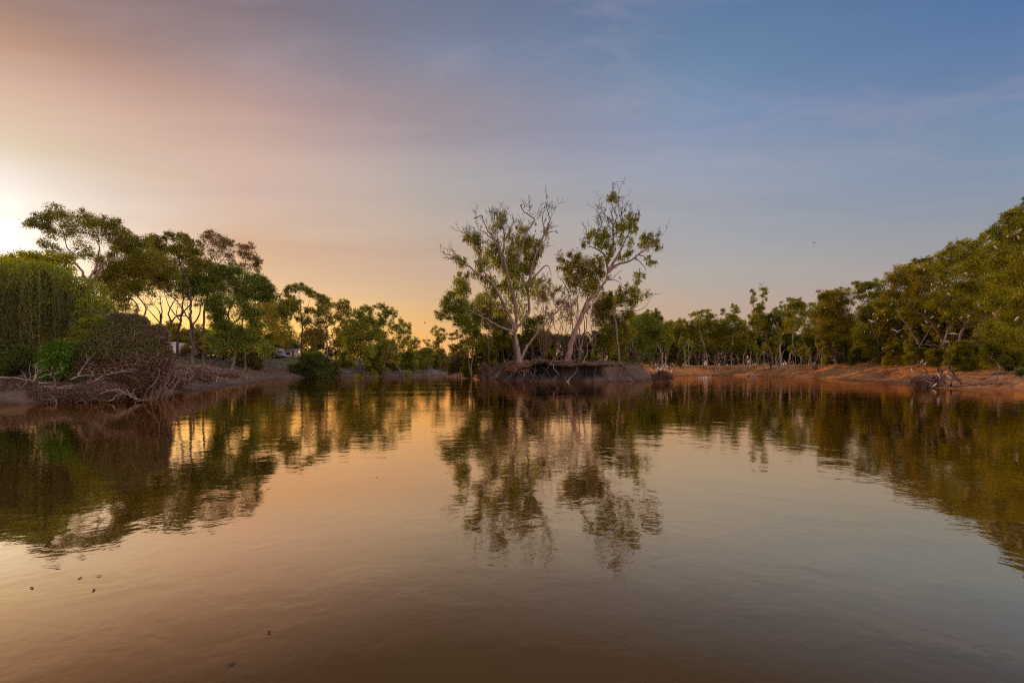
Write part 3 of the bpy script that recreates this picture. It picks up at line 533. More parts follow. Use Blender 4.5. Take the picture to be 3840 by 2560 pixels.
tree(8, 780, 69, [(960,150,55,50,.9),(1010,200,45,45,.8),(900,180,38,40,.6),(1190,430,50,45),(1260,480,55,65),(1120,540,85,60),(1220,570,70,70),(1050,600,70,55),(1290,600,26,60),(690,660,75,50),(760,720,85,85),(640,720,36,65),(850,640,50,60),(880,740,65,85),(800,830,50,50),(930,880,65,80,.8),(1080,760,65,65,.8),(900,990,50,50,.6),(1060,1000,50,45),(1160,960,36,65),(1220,800,45,65,.7),(1210,920,36,45,.6),(1380,740,55,55),(1460,720,65,45),(1540,770,55,50),(1600,860,45,36),(1370,830,45,45,.7),(1490,1075,50,28),(1550,1060,28,22),(1450,1010,36,30,.6),(1480,800,60,50,.6)],
 'tall old gum leaning right with a long bare side limb and lone top tuft', 'gum', 'orange', r0=.62, dens=1.55, tufts=3.0, droop=.85, leaf=.40, bare_tips=40, twigs=.8, seed=12, fill=.3, tip=(.04, .09),
 stems=[(.62,[(328,2310),(400,2120),(500,1880),(610,1600),(745,1480),(850,1340),(900,1200)]),(.28,[(900,1200),(885,1080),(860,960),(800,890),(700,835),(610,815)]),(.30,[(895,1090),(940,900),(980,740),(970,600),(985,520),(1040,400),(1010,300),(960,200)]),
  (.15,[(985,520),(930,430),(880,380),(860,330),(875,260),(840,240)]),(.32,[(905,1190),(1000,1020),(1080,880),(1150,720),(1200,580)]),(.30,[(920,1190),(980,1120),(1080,1075),(1180,1055),(1300,970),(1400,900),(1480,840),(1560,800)]),(.13,[(1240,1020),(1300,1040),(1360,1100),(1405,1165),(1385,1195)]),(.13,[(1310,960),(1390,1000),(1420,1080),(1480,1090)]),
  (.09,[(920,600),(900,520),(880,450),(860,440)]),(.10,[(770,620),(765,540),(720,470),(690,455)]),(.10,[(800,620),(808,520),(790,450),(755,430)]),(.12,[(890,1310),(960,1280),(1040,1200),(1100,1175)]),(.12,[(890,1320),(990,1305),(1060,1330),(1100,1350)])], **HG)
tree(4, 1150, 68.5, [(1290,1090,18,14,.5)], 'thin pale stem slanting right from the foot of the leaning gum', 'gum', 'pale', r0=.2, dens=1.0, stems=[(.2,[(1140,1285),(1180,1262),(1180,1210),(1240,1130),(1305,1075)]),(.12,[(1180,1250),(1240,1235),(1300,1220)])], name='dead_sapling', cat='dead tree')
tree(4, 330, 86, [(180,860,60,50),(140,905,50,45),(250,900,70,50),(105,980,45,30),(200,960,75,55),(300,960,80,70),(380,900,60,60),(300,1050,80,60),(400,1010,70,70),(350,1130,70,70),(420,1180,70,60),(500,1050,80,60),(540,980,60,60),(330,1200,60,60),(240,1020,60,40),(460,920,50,50)],
 'bright green bushy gum spreading over the left end of the island', 'gum', 'grey', r0=.38, dens=2.0, tufts=1.3, nstem=2, group='green trees behind the island gums')
tree(4, 1135, 72, [(1170,600,65,55),(1090,625,65,45),(1060,700,60,60),(1150,700,80,60),(1230,680,55,70),(1180,790,80,60),(1080,770,55,45),(1230,780,50,60),(985,575,32,18),(1000,640,35,30,.7),(1055,540,28,26),(1155,475,16,32),(1110,560,40,28),(1270,590,40,50),(1290,700,45,50,.8)],
 'leafy olive gum on many thin stems between the two old island gums', 'gold', 'grey', r0=.22, dens=1.7, tufts=1.3, leaf=.3, bare_tips=14, fill=.3,
 stems=[(.2,[(1130,1290),(1120,1100),(1110,900),(1130,750),(1150,600)]),(.16,[(1160,1280),(1160,1050),(1180,850),(1220,680)]),(.15,[(1100,1290),(1080,1100),(1060,900),(1040,740),(1000,620),(950,560)]),(.14,[(1190,1280),(1180,1000),(1160,800),(1100,620)]),(.14,[(1000,850),(1020,760),(975,700),(955,650)])], group='green trees behind the island gums')
tree(4, 1340, 82, [(1300,885,60,65),(1330,950,70,60),(1290,1005,60,60),(1380,900,60,45),(1400,1050,80,75),(1340,1130,90,75),(1280,1180,60,60),(1440,1130,70,80),(1480,960,55,40),(1260,930,40,50),(1350,1210,80,50)],
 'dense dark tree filling the space right of the leaning gum', 'dark', 'dark', r0=.35, dens=2.3, group='green trees behind the island gums')
tree(4, 1420, 77, [(1430,835,60,42),(1500,812,50,45),(1545,862,48,36),(1558,690,38,26),(1560,725,26,24),(1545,760,14,20,.8),(1620,822,28,24,.7),(1480,890,60,30),(1400,870,40,30),(1615,850,12,20,.6),(1510,910,45,20,.5)],
 'slender gum with two drooping outlying tufts on curved thin limbs', 'gum', 'grey', r0=.28, dens=1.5, tufts=1.4, leaf=.3, bare_tips=8,
 stems=[(.28,[(1420,1280),(1400,1100),(1370,950),(1400,880),(1480,800),(1530,755),(1560,690)]),(.12,[(1400,960),(1500,950),(1580,940),(1630,900),(1655,850),(1635,805)])], group='green trees behind the island gums')
tree(4, 1570, 113, [(1540,1055,75,55),(1620,1005,50,36),(1690,1003,38,45),(1660,1070,75,50),(1580,1130,85,60),(1500,1180,80,50),(1680,1130,60,60),(1610,1200,70,50)],
 'rounded dark green tree at the right end behind the island', 'deep', 'dark', r0=.35, dens=2.2, group='green trees behind the island gums')
tree(4, 560, 92, [(550,1130,70,80),(500,1190,60,60),(620,1180,50,70),(580,1050,60,60)], 'dark bushy tree directly behind the pale forked trunk', 'dark', 'dark', r0=.3, dens=2.3, group='green trees behind the island gums')
tree(4, 780, 90, [(760,1065,70,55),(810,1120,60,60),(740,1150,60,60),(860,1170,60,50),(820,1020,50,35)], 'dark bushy tree seen between the two island trunks', 'dark', 'dark', r0=.3, dens=2.2, group='green trees behind the island gums')
for bx, D, top, lab, leafy in [(840,78,700,'bare reddish sapling left of the middle of the island',.25),(900,84,740,'bare twiggy sapling with a dark tuft at mid island',.5),(960,80,800,'bare upright sapling clump at mid island',.12),(1020,86,860,'reddish bare sapling near the olive gum',.15),(1085,84,830,'bare straight-stemmed sapling under the olive gum',.12),(1230,78,860,'bare sapling behind the leaning gum trunk',.12),(470,80,800,'bare twiggy sapling left of the forked trunk',.3),(880,74,930,'low reddish dead sapling near the slanting limb',.1),(640,86,860,'bare sapling seen through the fork of the old gum',.2)]:
    rr_ = np.random.default_rng(bx)
    st = [(.10, [(bx + rr_.uniform(-18, 18), 1285), (bx + rr_.uniform(-25, 25), 1150), (bx + rr_.uniform(-50, 50), 1000), (bx + rr_.uniform(-70, 70), top + rr_.uniform(0, 90))]) for _ in range(5)]
    tree(4, bx, D, [(bx + rr_.uniform(-55, 55), top + rr_.uniform(10, 170), 35, 35, leafy) for _ in range(6)], lab, 'rust' if leafy < .4 else 'gum', 'root', r0=.1, dens=1.4, stems=st, bare_tips=22, twigs=1.0, name='bare_sapling', cat='sapling', group='bare saplings on the island')

# ------------------------------------------------------------------ FAR RIGHT BANK TREES
FR = dict(cs=1.18, group='gums lining the far right bank', tufts=1.2)
tree(5, 60, 128, [(60,560,60,50),(120,620,60,55),(60,680,70,60),(150,700,60,60),(30,790,70,60),(140,800,60,50)], 'dark gum half hidden at the right tip of the island', 'dark', 'dark', r0=.3, dens=2.1, **FR)
tree(5, 260, 148, [(310,560,60,45),(200,565,60,45),(330,660,60,60),(230,690,80,70),(300,760,70,60),(200,800,60,50)], 'deep green gum first along the far bank right of the island', 'deep', 'white', r0=.28, dens=2.2, nstem=2, **FR)
tree(5, 385, 146, [(330,830,45,35,.8),(410,800,50,40),(450,720,60,50),(380,690,50,40),(350,760,40,40),(480,800,45,40)], 'small gum with a fan of pale stems behind the birds on the bank', 'gum', 'white', r0=.28, dens=1.7, nstem=1, stems=[(.3,[(392,1095),(390,1020),(385,960),(340,850),(310,790)]),(.2,[(392,1010),(410,930),(425,880)]),(.2,[(385,1000),(375,900),(400,780),(440,700)]),(.16,[(400,1010),(395,900),(430,760)])], **FR)
tree(5, 318, 144, [(240,880,30,25,.7),(280,860,30,25,.8),(250,820,35,30,.7)], 'very thin leaning pale sapling left of the fan-stemmed gum', 'gum', 'white', r0=.14, dens=1.5, stems=[(.15,[(318,1095),(300,1030),(265,970),(225,900)]),(.1,[(300,1030),(285,940),(290,860)])], **FR)
tree(5, 685, 152, [(600,600,40,22),(650,622,35,28),(560,655,60,38),(640,720,70,60),(520,740,65,55),(700,700,60,60),(600,820,70,60),(740,780,50,50)], 'gum with a single pale trunk and small twin top', 'gum', 'white', r0=.36, dens=1.9, stems=[(.36,[(685,1075),(682,960),(678,850),(660,740),(640,640)]),(.16,[(690,960),(730,890),(760,800)])], **FR)
tree(5, 893, 150, [(740,530,38,20),(800,522,48,26),(870,490,50,20),(890,562,50,35),(780,600,55,38,.8),(950,542,38,22),(850,625,75,45),(800,720,80,55),(730,620,30,30,.6),(900,650,50,40)], 'umbrella-topped gum on a pale left-leaning trunk', 'gum', 'white', r0=.34, dens=1.9, stems=[(.34,[(895,1100),(880,980),(858,880),(820,780),(800,680),(830,580)]),(.2,[(858,880),(800,860),(740,840)])], **FR)
tree(5, 1035, 153, [(980,640,80,50),(1020,740,90,65),(940,760,60,50),(1080,830,80,60),(960,850,60,50),(1060,680,60,50)], 'broad olive gum between two pale trunked gums', 'olive', 'orange', r0=.3, dens=2.1, nstem=2, **FR)
tree(5, 1150, 148, [(1182,440,32,20),(1205,485,42,30),(1060,480,22,22),(1165,540,60,26),(1055,520,28,12,.8),(1200,590,70,32),(1275,625,45,36),(1100,620,70,45),(1200,690,70,60),(1280,700,45,50),(1130,560,40,25)], 'layered gum with slim white trunk and bent pale arm', 'gum', 'white', r0=.34, dens=2.0, bare_tips=5, stems=[(.36,[(1155,1095),(1152,980),(1158,860),(1180,740),(1190,600),(1190,470)]),(.14,[(1180,720),(1130,660),(1070,628)]),(.16,[(1145,1095),(1140,1000),(1120,920)]),(.14,[(1175,1000),(1190,1060),(1185,990)])], **FR)
tree(5, 1350, 142, [(1300,690,55,45),(1345,760,50,50),(1360,850,60,60),(1270,780,60,55),(1400,740,45,40)], 'low olive gum with twin thin trunks left of the tall two-pronged gum', 'olive', 'white', r0=.26, dens=2.0, stems=[(.24,[(1350,1090),(1365,960),(1360,850),(1340,720)]),(.2,[(1362,1085),(1380,950),(1380,800)])], **FR)
tree(5, 1585, 130, [(1383,262,20,26),(1405,292,16,20),(1490,248,26,16),(1530,272,26,36),(1498,312,26,26),(1540,360,18,20),(1400,352,36,28,.8),(1380,400,20,30,.6),(1475,430,50,36),(1440,482,50,36),(1395,545,45,45),(1480,562,75,50),(1560,562,45,45),(1440,620,75,45),(1540,640,60,36),(1380,620,28,28,.7),(1500,700,50,40,.6)],
 'tallest far bank gum with a two-pronged crown above its neighbours', 'gum', 'orange', r0=.5, dens=2.0, stems=[(.5,[(1590,1095),(1600,1000),(1560,860),(1530,740),(1510,660),(1440,560),(1400,450),(1385,280)]),(.2,[(1440,540),(1480,430),(1500,340),(1510,260)]),(.25,[(1540,1090),(1555,960),(1560,850)])], bare_tips=6, **FR)
tree(5, 1700, 128, [(1650,500,60,35),(1702,392,22,10),(1712,442,38,16),(1750,520,60,45),(1680,572,70,45),(1640,630,60,50),(1760,620,70,55),(1650,800,60,45,.8),(1740,700,60,50,.7)], 'gum with wide V of pale trunks right of the tallest far bank gum', 'gum', 'white', r0=.36, dens=1.9, stems=[(.4,[(1700,1105),(1695,1000),(1690,900),(1680,760),(1620,690),(1590,680)]),(.25,[(1700,1080),(1720,980),(1760,900)]),(.22,[(1690,780),(1740,700),(1760,620)]),(.2,[(1690,1090),(1640,1020),(1570,960)])], **FR)
tree(5, 1785, 120, [(1800,362,32,16),(1850,372,42,26),(1905,402,48,36),(1825,432,58,38),(1955,442,42,36),(1880,482,80,55),(1800,560,60,50),(1850,622,85,55),(1980,522,48,45),(1930,600,60,50)], 'dense domed gum on a single leaning trunk, left of a pink sky gap', 'gum', 'white', r0=.4, dens=2.1, stems=[(.4,[(1780,1095),(1800,1000),(1830,880),(1835,760),(1860,600)]),(.14,[(1960,1050),(1880,950),(1800,870)])], **FR)
tree(5, 2065, 112, [(2042,422,42,16),(2090,452,38,36),(2052,522,55,45),(2130,500,45,35,.7),(2080,602,70,50,.8),(2000,702,70,50,.7),(2160,640,50,40,.6)], 'thin-topped gum with several long leaning pale stems beside the sign', 'gum', 'orange', r0=.4, dens=1.6, stems=[(.38,[(2060,1095),(2020,980),(1980,880),(1930,790),(1900,760)]),(.3,[(2090,1090),(2100,960),(2060,820),(2060,640),(2060,500)]),(.26,[(2140,1095),(2180,960),(2220,820),(2240,720)]),(.16,[(2050,1060),(1970,1000),(1900,940),(1810,870)])], **FR)
tree(5, 2240, 104, [(2185,312,48,24),(2250,292,58,20),(2312,302,42,36),(2180,382,60,45),(2280,392,80,55),(2200,472,75,55),(2320,500,60,60),(2150,562,60,45,.8),(2250,602,85,55),(2340,640,60,55),(2180,700,60,50,.7)], 'big rounded olive gum at the start of the tall right-hand trees', 'gold', 'white', r0=.42, dens=2.1, stems=[(.42,[(2340,1095),(2260,980),(2170,840),(2120,760),(2080,680)]),(.3,[(2240,1090),(2260,900),(2250,700),(2240,500)])], **FR)
for k, (X, Y, D, lab) in enumerate([(2500,1225,170,'low tree on the skyline right of the island'),(2590,1218,172,'small skyline tree above the white birds on the bank'),(2450,1250,170,'skyline tree touching the right end of the island trees'),(2680,1235,175,'dark skyline tree behind the umbrella-topped gum'),(2790,1230,172,'dark tree behind the slim white trunk'),(2890,1215,165,'dark tree behind the two-pronged gum'),(2980,1215,160,'dark tree behind the V-trunked gum'),(3060,1225,145,'dark tree behind the sign and leaning stems'),(3120,1180,140,'dark tree behind the rounded olive gum')]):
    tree(0, X, D, [(X + r_.uniform(-45, 45), Y + r_.uniform(0, 85), r_.uniform(22, 36), r_.uniform(18, 28)) for _ in range(9)], lab, ['dark', 'gum', 'deep'][k % 3], 'dark', r0=.25, dens=2.2, nstem=2, group='trees behind the far right bank')

# slim saplings filling the row: four built, the others copied with their parts
protos = []
for k in range(4):
    rr_ = np.random.default_rng(300 + k); x0 = 150 + 500 * k; tp = rr_.uniform(800, 900)
    st = [(.15, [(x0, 1085), (x0 + rr_.uniform(-15, 15), 980), (x0 + rr_.uniform(-50, 50), 880), (x0 + rr_.uniform(-70, 70), tp)]), (.10, [(x0 + 5, 1085), (x0 + rr_.uniform(0, 40), 970), (x0 + rr_.uniform(10, 80), 860)])]
    protos.append(tree(5, x0, 146, [(x0 + rr_.uniform(-60, 60), tp + rr_.uniform(-40, 60), 34, 26) for _ in range(5)], 'slim pale gum sapling among the larger trunks of the far right bank', 'gum', 'white', r0=.15, dens=1.3, stems=st, rs=1.0, name='gum_sapling', cat='sapling', group='slim saplings on the far right bank'))
rs_ = np.random.default_rng(9)
for k, (x, D) in enumerate([(100,140),(140,143),(430,147),(560,151),(640,148),(790,150),(850,153),(975,149),(1010,151),(1080,150),(1230,146),(1290,145),(1430,139),(1520,133),(1640,131),(1860,118),(1930,115),(2010,110),(2150,107),(2290,103),(2380,101)]):
    p_ = protos[k % 4]; q_ = p_.copy(); COL.objects.link(q_); w_ = at(5, x, 0, D); w_[2] = gz(w_[0], D); q_.location = w_; q_.rotation_euler = (0, 0, rs_.uniform(0, 6.28)); f_ = rs_.uniform(.7, 1.0) * D / 146; q_.scale = (f_, f_, f_)
    for ch in list(p_.children): c_ = ch.copy(); COL.objects.link(c_); c_.parent = q_

# ------------------------------------------------------------------ NEAR RIGHT TREES (climbing towards the frame edge)
NR = dict(group='dense gums on the near right bank', tufts=1.5, fill=.35, skirt=14, cs=1.05, sat=2)
tree(6, 330, 98, [(200,755,60,32),(260,745,60,26),(340,742,50,32),(240,820,90,55),(340,830,60,55),(180,900,60,55),(300,920,90,60),(200,1020,70,55),(330,1050,80,55),(400,960,50,60)], 'rounded olive gum with crossed pale trunks, lowest of the right-hand slope of crowns', 'gold', 'pale', r0=.38, dens=2.1, stems=[(.38,[(345,1310),(335,1180),(300,1080),(240,980)]),(.3,[(330,1310),(370,1150),(360,1000),(330,840)]),(.25,[(290,1270),(200,1160),(130,1080)])], **NR)
tree(6, 525, 92, [(440,672,32,22),(490,702,48,32),(540,672,50,22),(600,682,58,36),(520,770,60,45),(450,750,40,45,.7),(620,770,80,60),(560,860,90,65),(480,900,60,55),(560,980,80,65),(480,1060,70,55),(640,1050,80,60)], 'green gum with loose feathery top left of the bird-filled trees', 'gum', 'grey', r0=.36, dens=2.2, nstem=2, **NR)
tree(6, 690, 84, [(700,612,38,26),(760,572,60,36),(830,552,60,34),(870,562,38,34),(730,662,70,50),(820,652,80,60),(720,762,80,60),(820,780,80,65),(680,862,80,60),(880,680,50,60),(780,870,80,60),(700,960,80,60),(640,900,60,60)], 'golden domed gum in the middle of the right-hand slope of crowns', 'gold', 'grey', r0=.4, dens=2.2, nstem=2, **NR)
tree(6, 880, 76, [(920,502,38,30),(1000,492,48,30),(960,562,70,50),(900,602,60,60),(1045,545,55,45),(980,652,90,60),(900,742,80,60),(1000,782,90,65),(860,880,80,60),(950,900,60,60,.6)], 'gum with an orange-brown crest right of the golden domed gum', 'olive', 'grey', r0=.42, dens=2.3, nstem=2, **NR)
tree(6, 1135, 66, [(1160,392,38,26),(1210,402,48,26),(1130,452,60,45),(1100,542,70,55),(1220,472,70,50),(1180,602,90,65),(1120,702,80,55),(1080,822,80,50,.8),(1230,700,60,60),(1160,880,60,50,.6)], 'large gum with exposed pale fanning limbs full of white birds', 'gum', 'pale', r0=.5, dens=2.2, bare_tips=8,
 stems=[(.46,[(1145,1330),(1135,1250),(1120,1160),(1080,1060),(1000,960),(930,900),(870,880)]),(.2,[(1120,1157),(1050,1143),(980,1140),(860,1135)]),(.24,[(910,1125),(860,1020),(800,940),(760,880)]),(.3,[(1137,1250),(1230,1050),(1290,880),(1255,750),(1200,710),(1110,668)]),(.24,[(1100,1100),(1180,992),(1270,988),(1330,975),(1410,957)])], fwd=5.0, rs=.55, **NR)
tree(6, 1300, 60, [(1290,362,58,36),(1370,382,60,36),(1400,322,36,26),(1300,450,80,55),(1400,462,90,65),(1300,562,90,65),(1420,582,100,75),(1280,682,80,55),(1400,722,100,75),(1300,822,90,65),(1400,882,100,65)], 'wide gum behind the curved pale broken branch', 'gum', 'grey', r0=.45, dens=2.3, nstem=2, **NR)
tree(6, 1500, 54, [(1462,292,58,36),(1520,242,48,36),(1540,332,70,55),(1480,402,80,55),(1600,422,90,75),(1540,522,100,75),(1640,562,80,75),(1560,662,100,75),(1500,802,100,75),(1600,822,90,70),(1560,962,110,85),(1480,1002,90,75)], 'big bright green gum second from the right edge', 'gum', 'grey', r0=.48, dens=2.3, nstem=2, **NR)
tree(6, 1680, 48, [(1602,142,38,22),(1650,112,48,28),(1700,102,48,32),(1620,222,70,55),(1700,222,80,65),(1680,342,90,65),(1730,462,80,75),(1700,622,90,85),(1720,782,90,85),(1700,942,100,85),(1640,1082,100,80),(1730,1102,90,80),(1790,160,70,70),(1800,330,80,80)], 'tallest right-hand gum rising at the right edge of the view', 'gum', 'grey', r0=.5, dens=2.3, nstem=2, **NR)
tree(6, 1850, 44, [(1790,60,60,50),(1850,100,90,80),(1850,300,110,100),(1850,520,110,110),(1850,760,110,110),(1850,1000,110,110),(1960,400,110,150),(1960,700,110,150)], 'gum standing half outside the right edge of the view', 'dark', 'grey', r0=.5, dens=1.6, **NR)

# ------------------------------------------------------------------ FAR WOODS (dense background growth that reads as one mass)
def far_wood(name, pts, n, label, cols, seed, stems=60, leaf=.5, thick=10.0):
    r = np.random.default_rng(seed); lf = Buf(); wd = Buf(); P = np.array(pts, float); t_ = np.linspace(0, 1, len(P)); cols = np.array(cols)
    for k in range(n):
        u_ = r.uniform(0, 1); X, Yt, D = [np.interp(u_, t_, P[:, j]) for j in range(3)]; D += r.uniform(-.5, .5) * thick
        top = at(0, X, Yt + 9 * vnoise(X * .02, seed) + r.uniform(0, 14), D); g_ = gz(top[0], top[1]); h = r.uniform(.04, .95) ** .8
        R = (top[2] - g_) * r.uniform(.10, .17) + .3; c = np.array([top[0], top[1], g_ + (top[2] - R * .8 - g_) * h]); q = int(34 * (R / leaf) ** 2)
        u3 = unit(r.normal(size=(q, 3))) * r.uniform(.3, 1, (q, 1)) ** .5 * R * np.array([1.15, 1, .85])
        leaves(lf, c + u3, leaf, leaf * .42, .35, cols[r.integers(len(cols))] * r.uniform(.7, 1.3) * r.uniform(.7, 1.3, (q, 1)), r)
    for k in range(stems):
        u_ = r.uniform(0, 1); X, Yt, D = [np.interp(u_, t_, P[:, j]) for j in range(3)]; D -= thick * .55 * r.uniform(.6, 1.1); a_ = at(0, X, Yt + 30, D); g_ = gz(a_[0], D)
        tube(wd, wig((a_[0], D, g_ - .2), (a_[0] + r.normal() * 1.2, D, a_[2]), r, .05, 5), .13, .04, 4, (.20, .13, .09))
    o = tag(lf.build(name, M_LEAF), label, 'wood', kind='stuff')
    if wd.n: w_ = wd.build('trunks', BARK['grey'], o)
far_wood('far_wood', [(2300,1262,122),(2460,1262,150),(2600,1248,172),(2750,1240,176),(2900,1235,172),(3020,1240,162),(3130,1215,150),(3230,1175,138)], 420, 'dense dark growth behind the far right bank gums', [(.10,.12,.03),(.13,.105,.045),(.08,.105,.03)], 1, stems=110, leaf=.6)
far_wood('riverside_wood', [(3130,1230,122),(3260,1180,108),(3400,1120,96),(3520,1080,86),(3640,1040,78),(3760,1000,70),(3900,960,62),(4100,950,58)], 420, 'dense growth behind the tall right-hand gums', [(.15,.155,.03),(.12,.10,.04),(.11,.13,.03)], 2, stems=50, leaf=.42)
far_wood('island_scrub', [(1800,1262,96),(1880,1240,100),(2000,1232,104),(2120,1235,104),(2250,1235,102),(2360,1250,108)], 170, 'dark scrub behind the island gums', [(.085,.10,.03),(.13,.085,.045),(.10,.075,.04)], 3, stems=60, leaf=.45)
far_wood('left_scrub', [(-100,1180,70),(300,1200,96),(560,1240,125),(800,1255,140),(1000,1268,150),(1250,1285,165),(1500,1312,180),(1760,1325,200)], 420, 'low dark growth behind the camp on the left bank', [(.085,.10,.03),(.11,.085,.04),(.10,.12,.035)], 4, stems=0, leaf=.5)

# ------------------------------------------------------------------ SHRUBS
S_ = shrub
S_(6, 450, 1170, 75, 70, 90, 'olive shrub under the feathery-topped gum', 'gum', group='undergrowth along the right bank')
S_(6, 600, 1200, 85, 70, 84, 'shrub hanging over the bank below the golden domed gum', 'gum', group='undergrowth along the right bank')
S_(6, 750, 1190, 105, 85, 76, 'broad shrub on the bank left of the dead snag', 'olive', group='undergrowth along the right bank')
S_(6, 900, 1220, 110, 85, 70, 'grey-green shrub directly behind the dead snag', 'gum', group='undergrowth along the right bank')
S_(6, 1060, 1240, 90, 70, 64, 'very dark shrub under the horizontal pale limb', 'dark', group='undergrowth along the right bank')
S_(6, 1230, 1200, 105, 100, 58, 'dark green shrub right of the horizontal pale limb', 'gum', group='undergrowth along the right bank')
S_(6, 1360, 1210, 105, 100, 54, 'tall green shrub above the right-hand driftwood', 'dark', group='undergrowth along the right bank')
S_(6, 1500, 1200, 100, 100, 50, 'tall shrub between the two rightmost big gums', 'gum', group='undergrowth along the right bank')
S_(6, 1640, 1250, 110, 80, 46, 'dark shrub at the foot of the tallest right-hand gum', 'dark', group='undergrowth along the right bank')
S_(6, 1715, 1340, 45, 45, 39, 'small bright green bush at the right edge by the water', 'bright', n_cl=5)
for (x, w, D, lab, c) in [(90,60,150,'dark bush at the island end of the far bank','brown'),(200,60,165,'brown thicket behind the leaning sapling','brown'),(470,60,165,'brown thicket right of the fan-stemmed gum','brown'),(780,60,168,'dark brown thicket left of the umbrella-topped gum','brown'),(950,70,168,'brown thicket between the two pale trunks','brown'),(1270,80,165,'dark green bush right of the slim white trunk','dark'),(1440,70,155,'dark green bush left of the two-pronged gum','gum'),(1650,60,150,'dark bush inside the V of pale trunks','dark'),(1950,80,140,'dark green bush left of the sign','deep'),(2120,70,130,'brown thicket behind the sign','brown'),(2300,80,120,'brown thicket under the rounded olive gum','brown')]:
    S_(5, x, 1000, w, 75, D, lab, c, group='thickets behind the far right trunks', n_cl=8)
S_(5, 600, 1010, 50, 75, 149, 'rounded yellow-green bush at the foot of the single pale trunk', 'olive', n_cl=7)
# far left bank
S_(3, 490, 1085, 225, 115, 98, 'large dark bush overhanging the water in front of the white cabin', 'shade', n_cl=22, dens=2.8, r0=.16)
S_(3, 560, 960, 90, 60, 112, 'brown-green bush at the foot of the round-topped gum', 'gum', n_cl=10)
S_(3, 745, 1110, 75, 75, 104, 'brown bush at the right end of the large dark bush', 'brown', n_cl=9)
S_(3, 860, 960, 110, 75, 112, 'mid green bush left of the short black trunk', 'gum', n_cl=12)
S_(3, 1180, 990, 110, 80, 112, 'dark green bush right of the short black trunk', 'dark', n_cl=12)
S_(3, 1390, 1010, 120, 95, 130, 'dark bush dipping to the far left water edge', 'dark', n_cl=12)
S_(3, 1560, 990, 120, 80, 142, 'pale green bush on the far left bank below the ragged gum', 'gum', n_cl=12)
S_(3, 1740, 960, 110, 75, 160, 'bush on the far bank under the spike-topped gum', 'gum', n_cl=11)
S_(3, 1900, 970, 110, 90, 168, 'dark bush on the far bank left of the island', 'dark', n_cl=11)
S_(3, 2090, 1040, 130, 85, 108, 'brown-green bush beside the left tip of the island', 'brown', n_cl=12, z_off=0.01)
S_(3, 2250, 1080, 100, 110, 92, 'yellow-green bush on the left shoulder of the island', 'olive', n_cl=12)
S_(2, 290, 1030, 160, 80, 118, 'dark bush behind the leftmost caravan', 'dark', n_cl=14)
S_(2, 480, 1100, 70, 70, 100, 'brown leafless bush beside the tents', 'brown', n_cl=8)
S_(2, 320, 1165, 60, 70, 92, 'purple-brown leafless bush in front of the grey caravan', 'brown', n_cl=8, dens=1.4)
S_(2, 850, 1130, 100, 80, 96, 'dark green bush under the broad dense gum', 'dark', n_cl=12)
S_(2, 890, 1215, 85, 60, 90, 'dark grey-brown bush on the slope below the tents', 'brown', n_cl=9)
S_(2, 980, 1100, 70, 45, 118, 'green bush left of the parked vehicle', 'dark', n_cl=10)
S_(2, 1190, 1110, 70, 45, 150, 'round dark bush behind the white cabin roof', 'deep', n_cl=7)
S_(2, 650, 1130, 70, 60, 100, 'green bush between the slanted black trunks', 'dark', n_cl=8)
S_(1, 1060, 1040, 90, 75, 74, 'dark bush left of the leftmost caravan', 'dark', n_cl=9)
# island undergrowth
for (x, y, w, h, D, lab, c) in [(470,1235,60,55,86,'dark bush at the left of the island under the green gum','dark'),(900,1235,90,60,98,'dark thicket behind mid island','dark'),(1020,1230,80,60,102,'brown thicket behind the bare saplings','brown'),(1210,1240,70,50,84,'grey-brown bush right of the leaning trunk','brown'),(1420,1250,80,60,90,'dark bush on the island right shoulder','dark'),(1240,1275,40,28,70,'low grey bush at the foot of the leaning gum','gum'),(1510,1255,70,55,104,'brown thicket between island and far bank','brown')]:
    S_(4, x, y, w, h, D, lab, c, n_cl=9, group='undergrowth on the island')

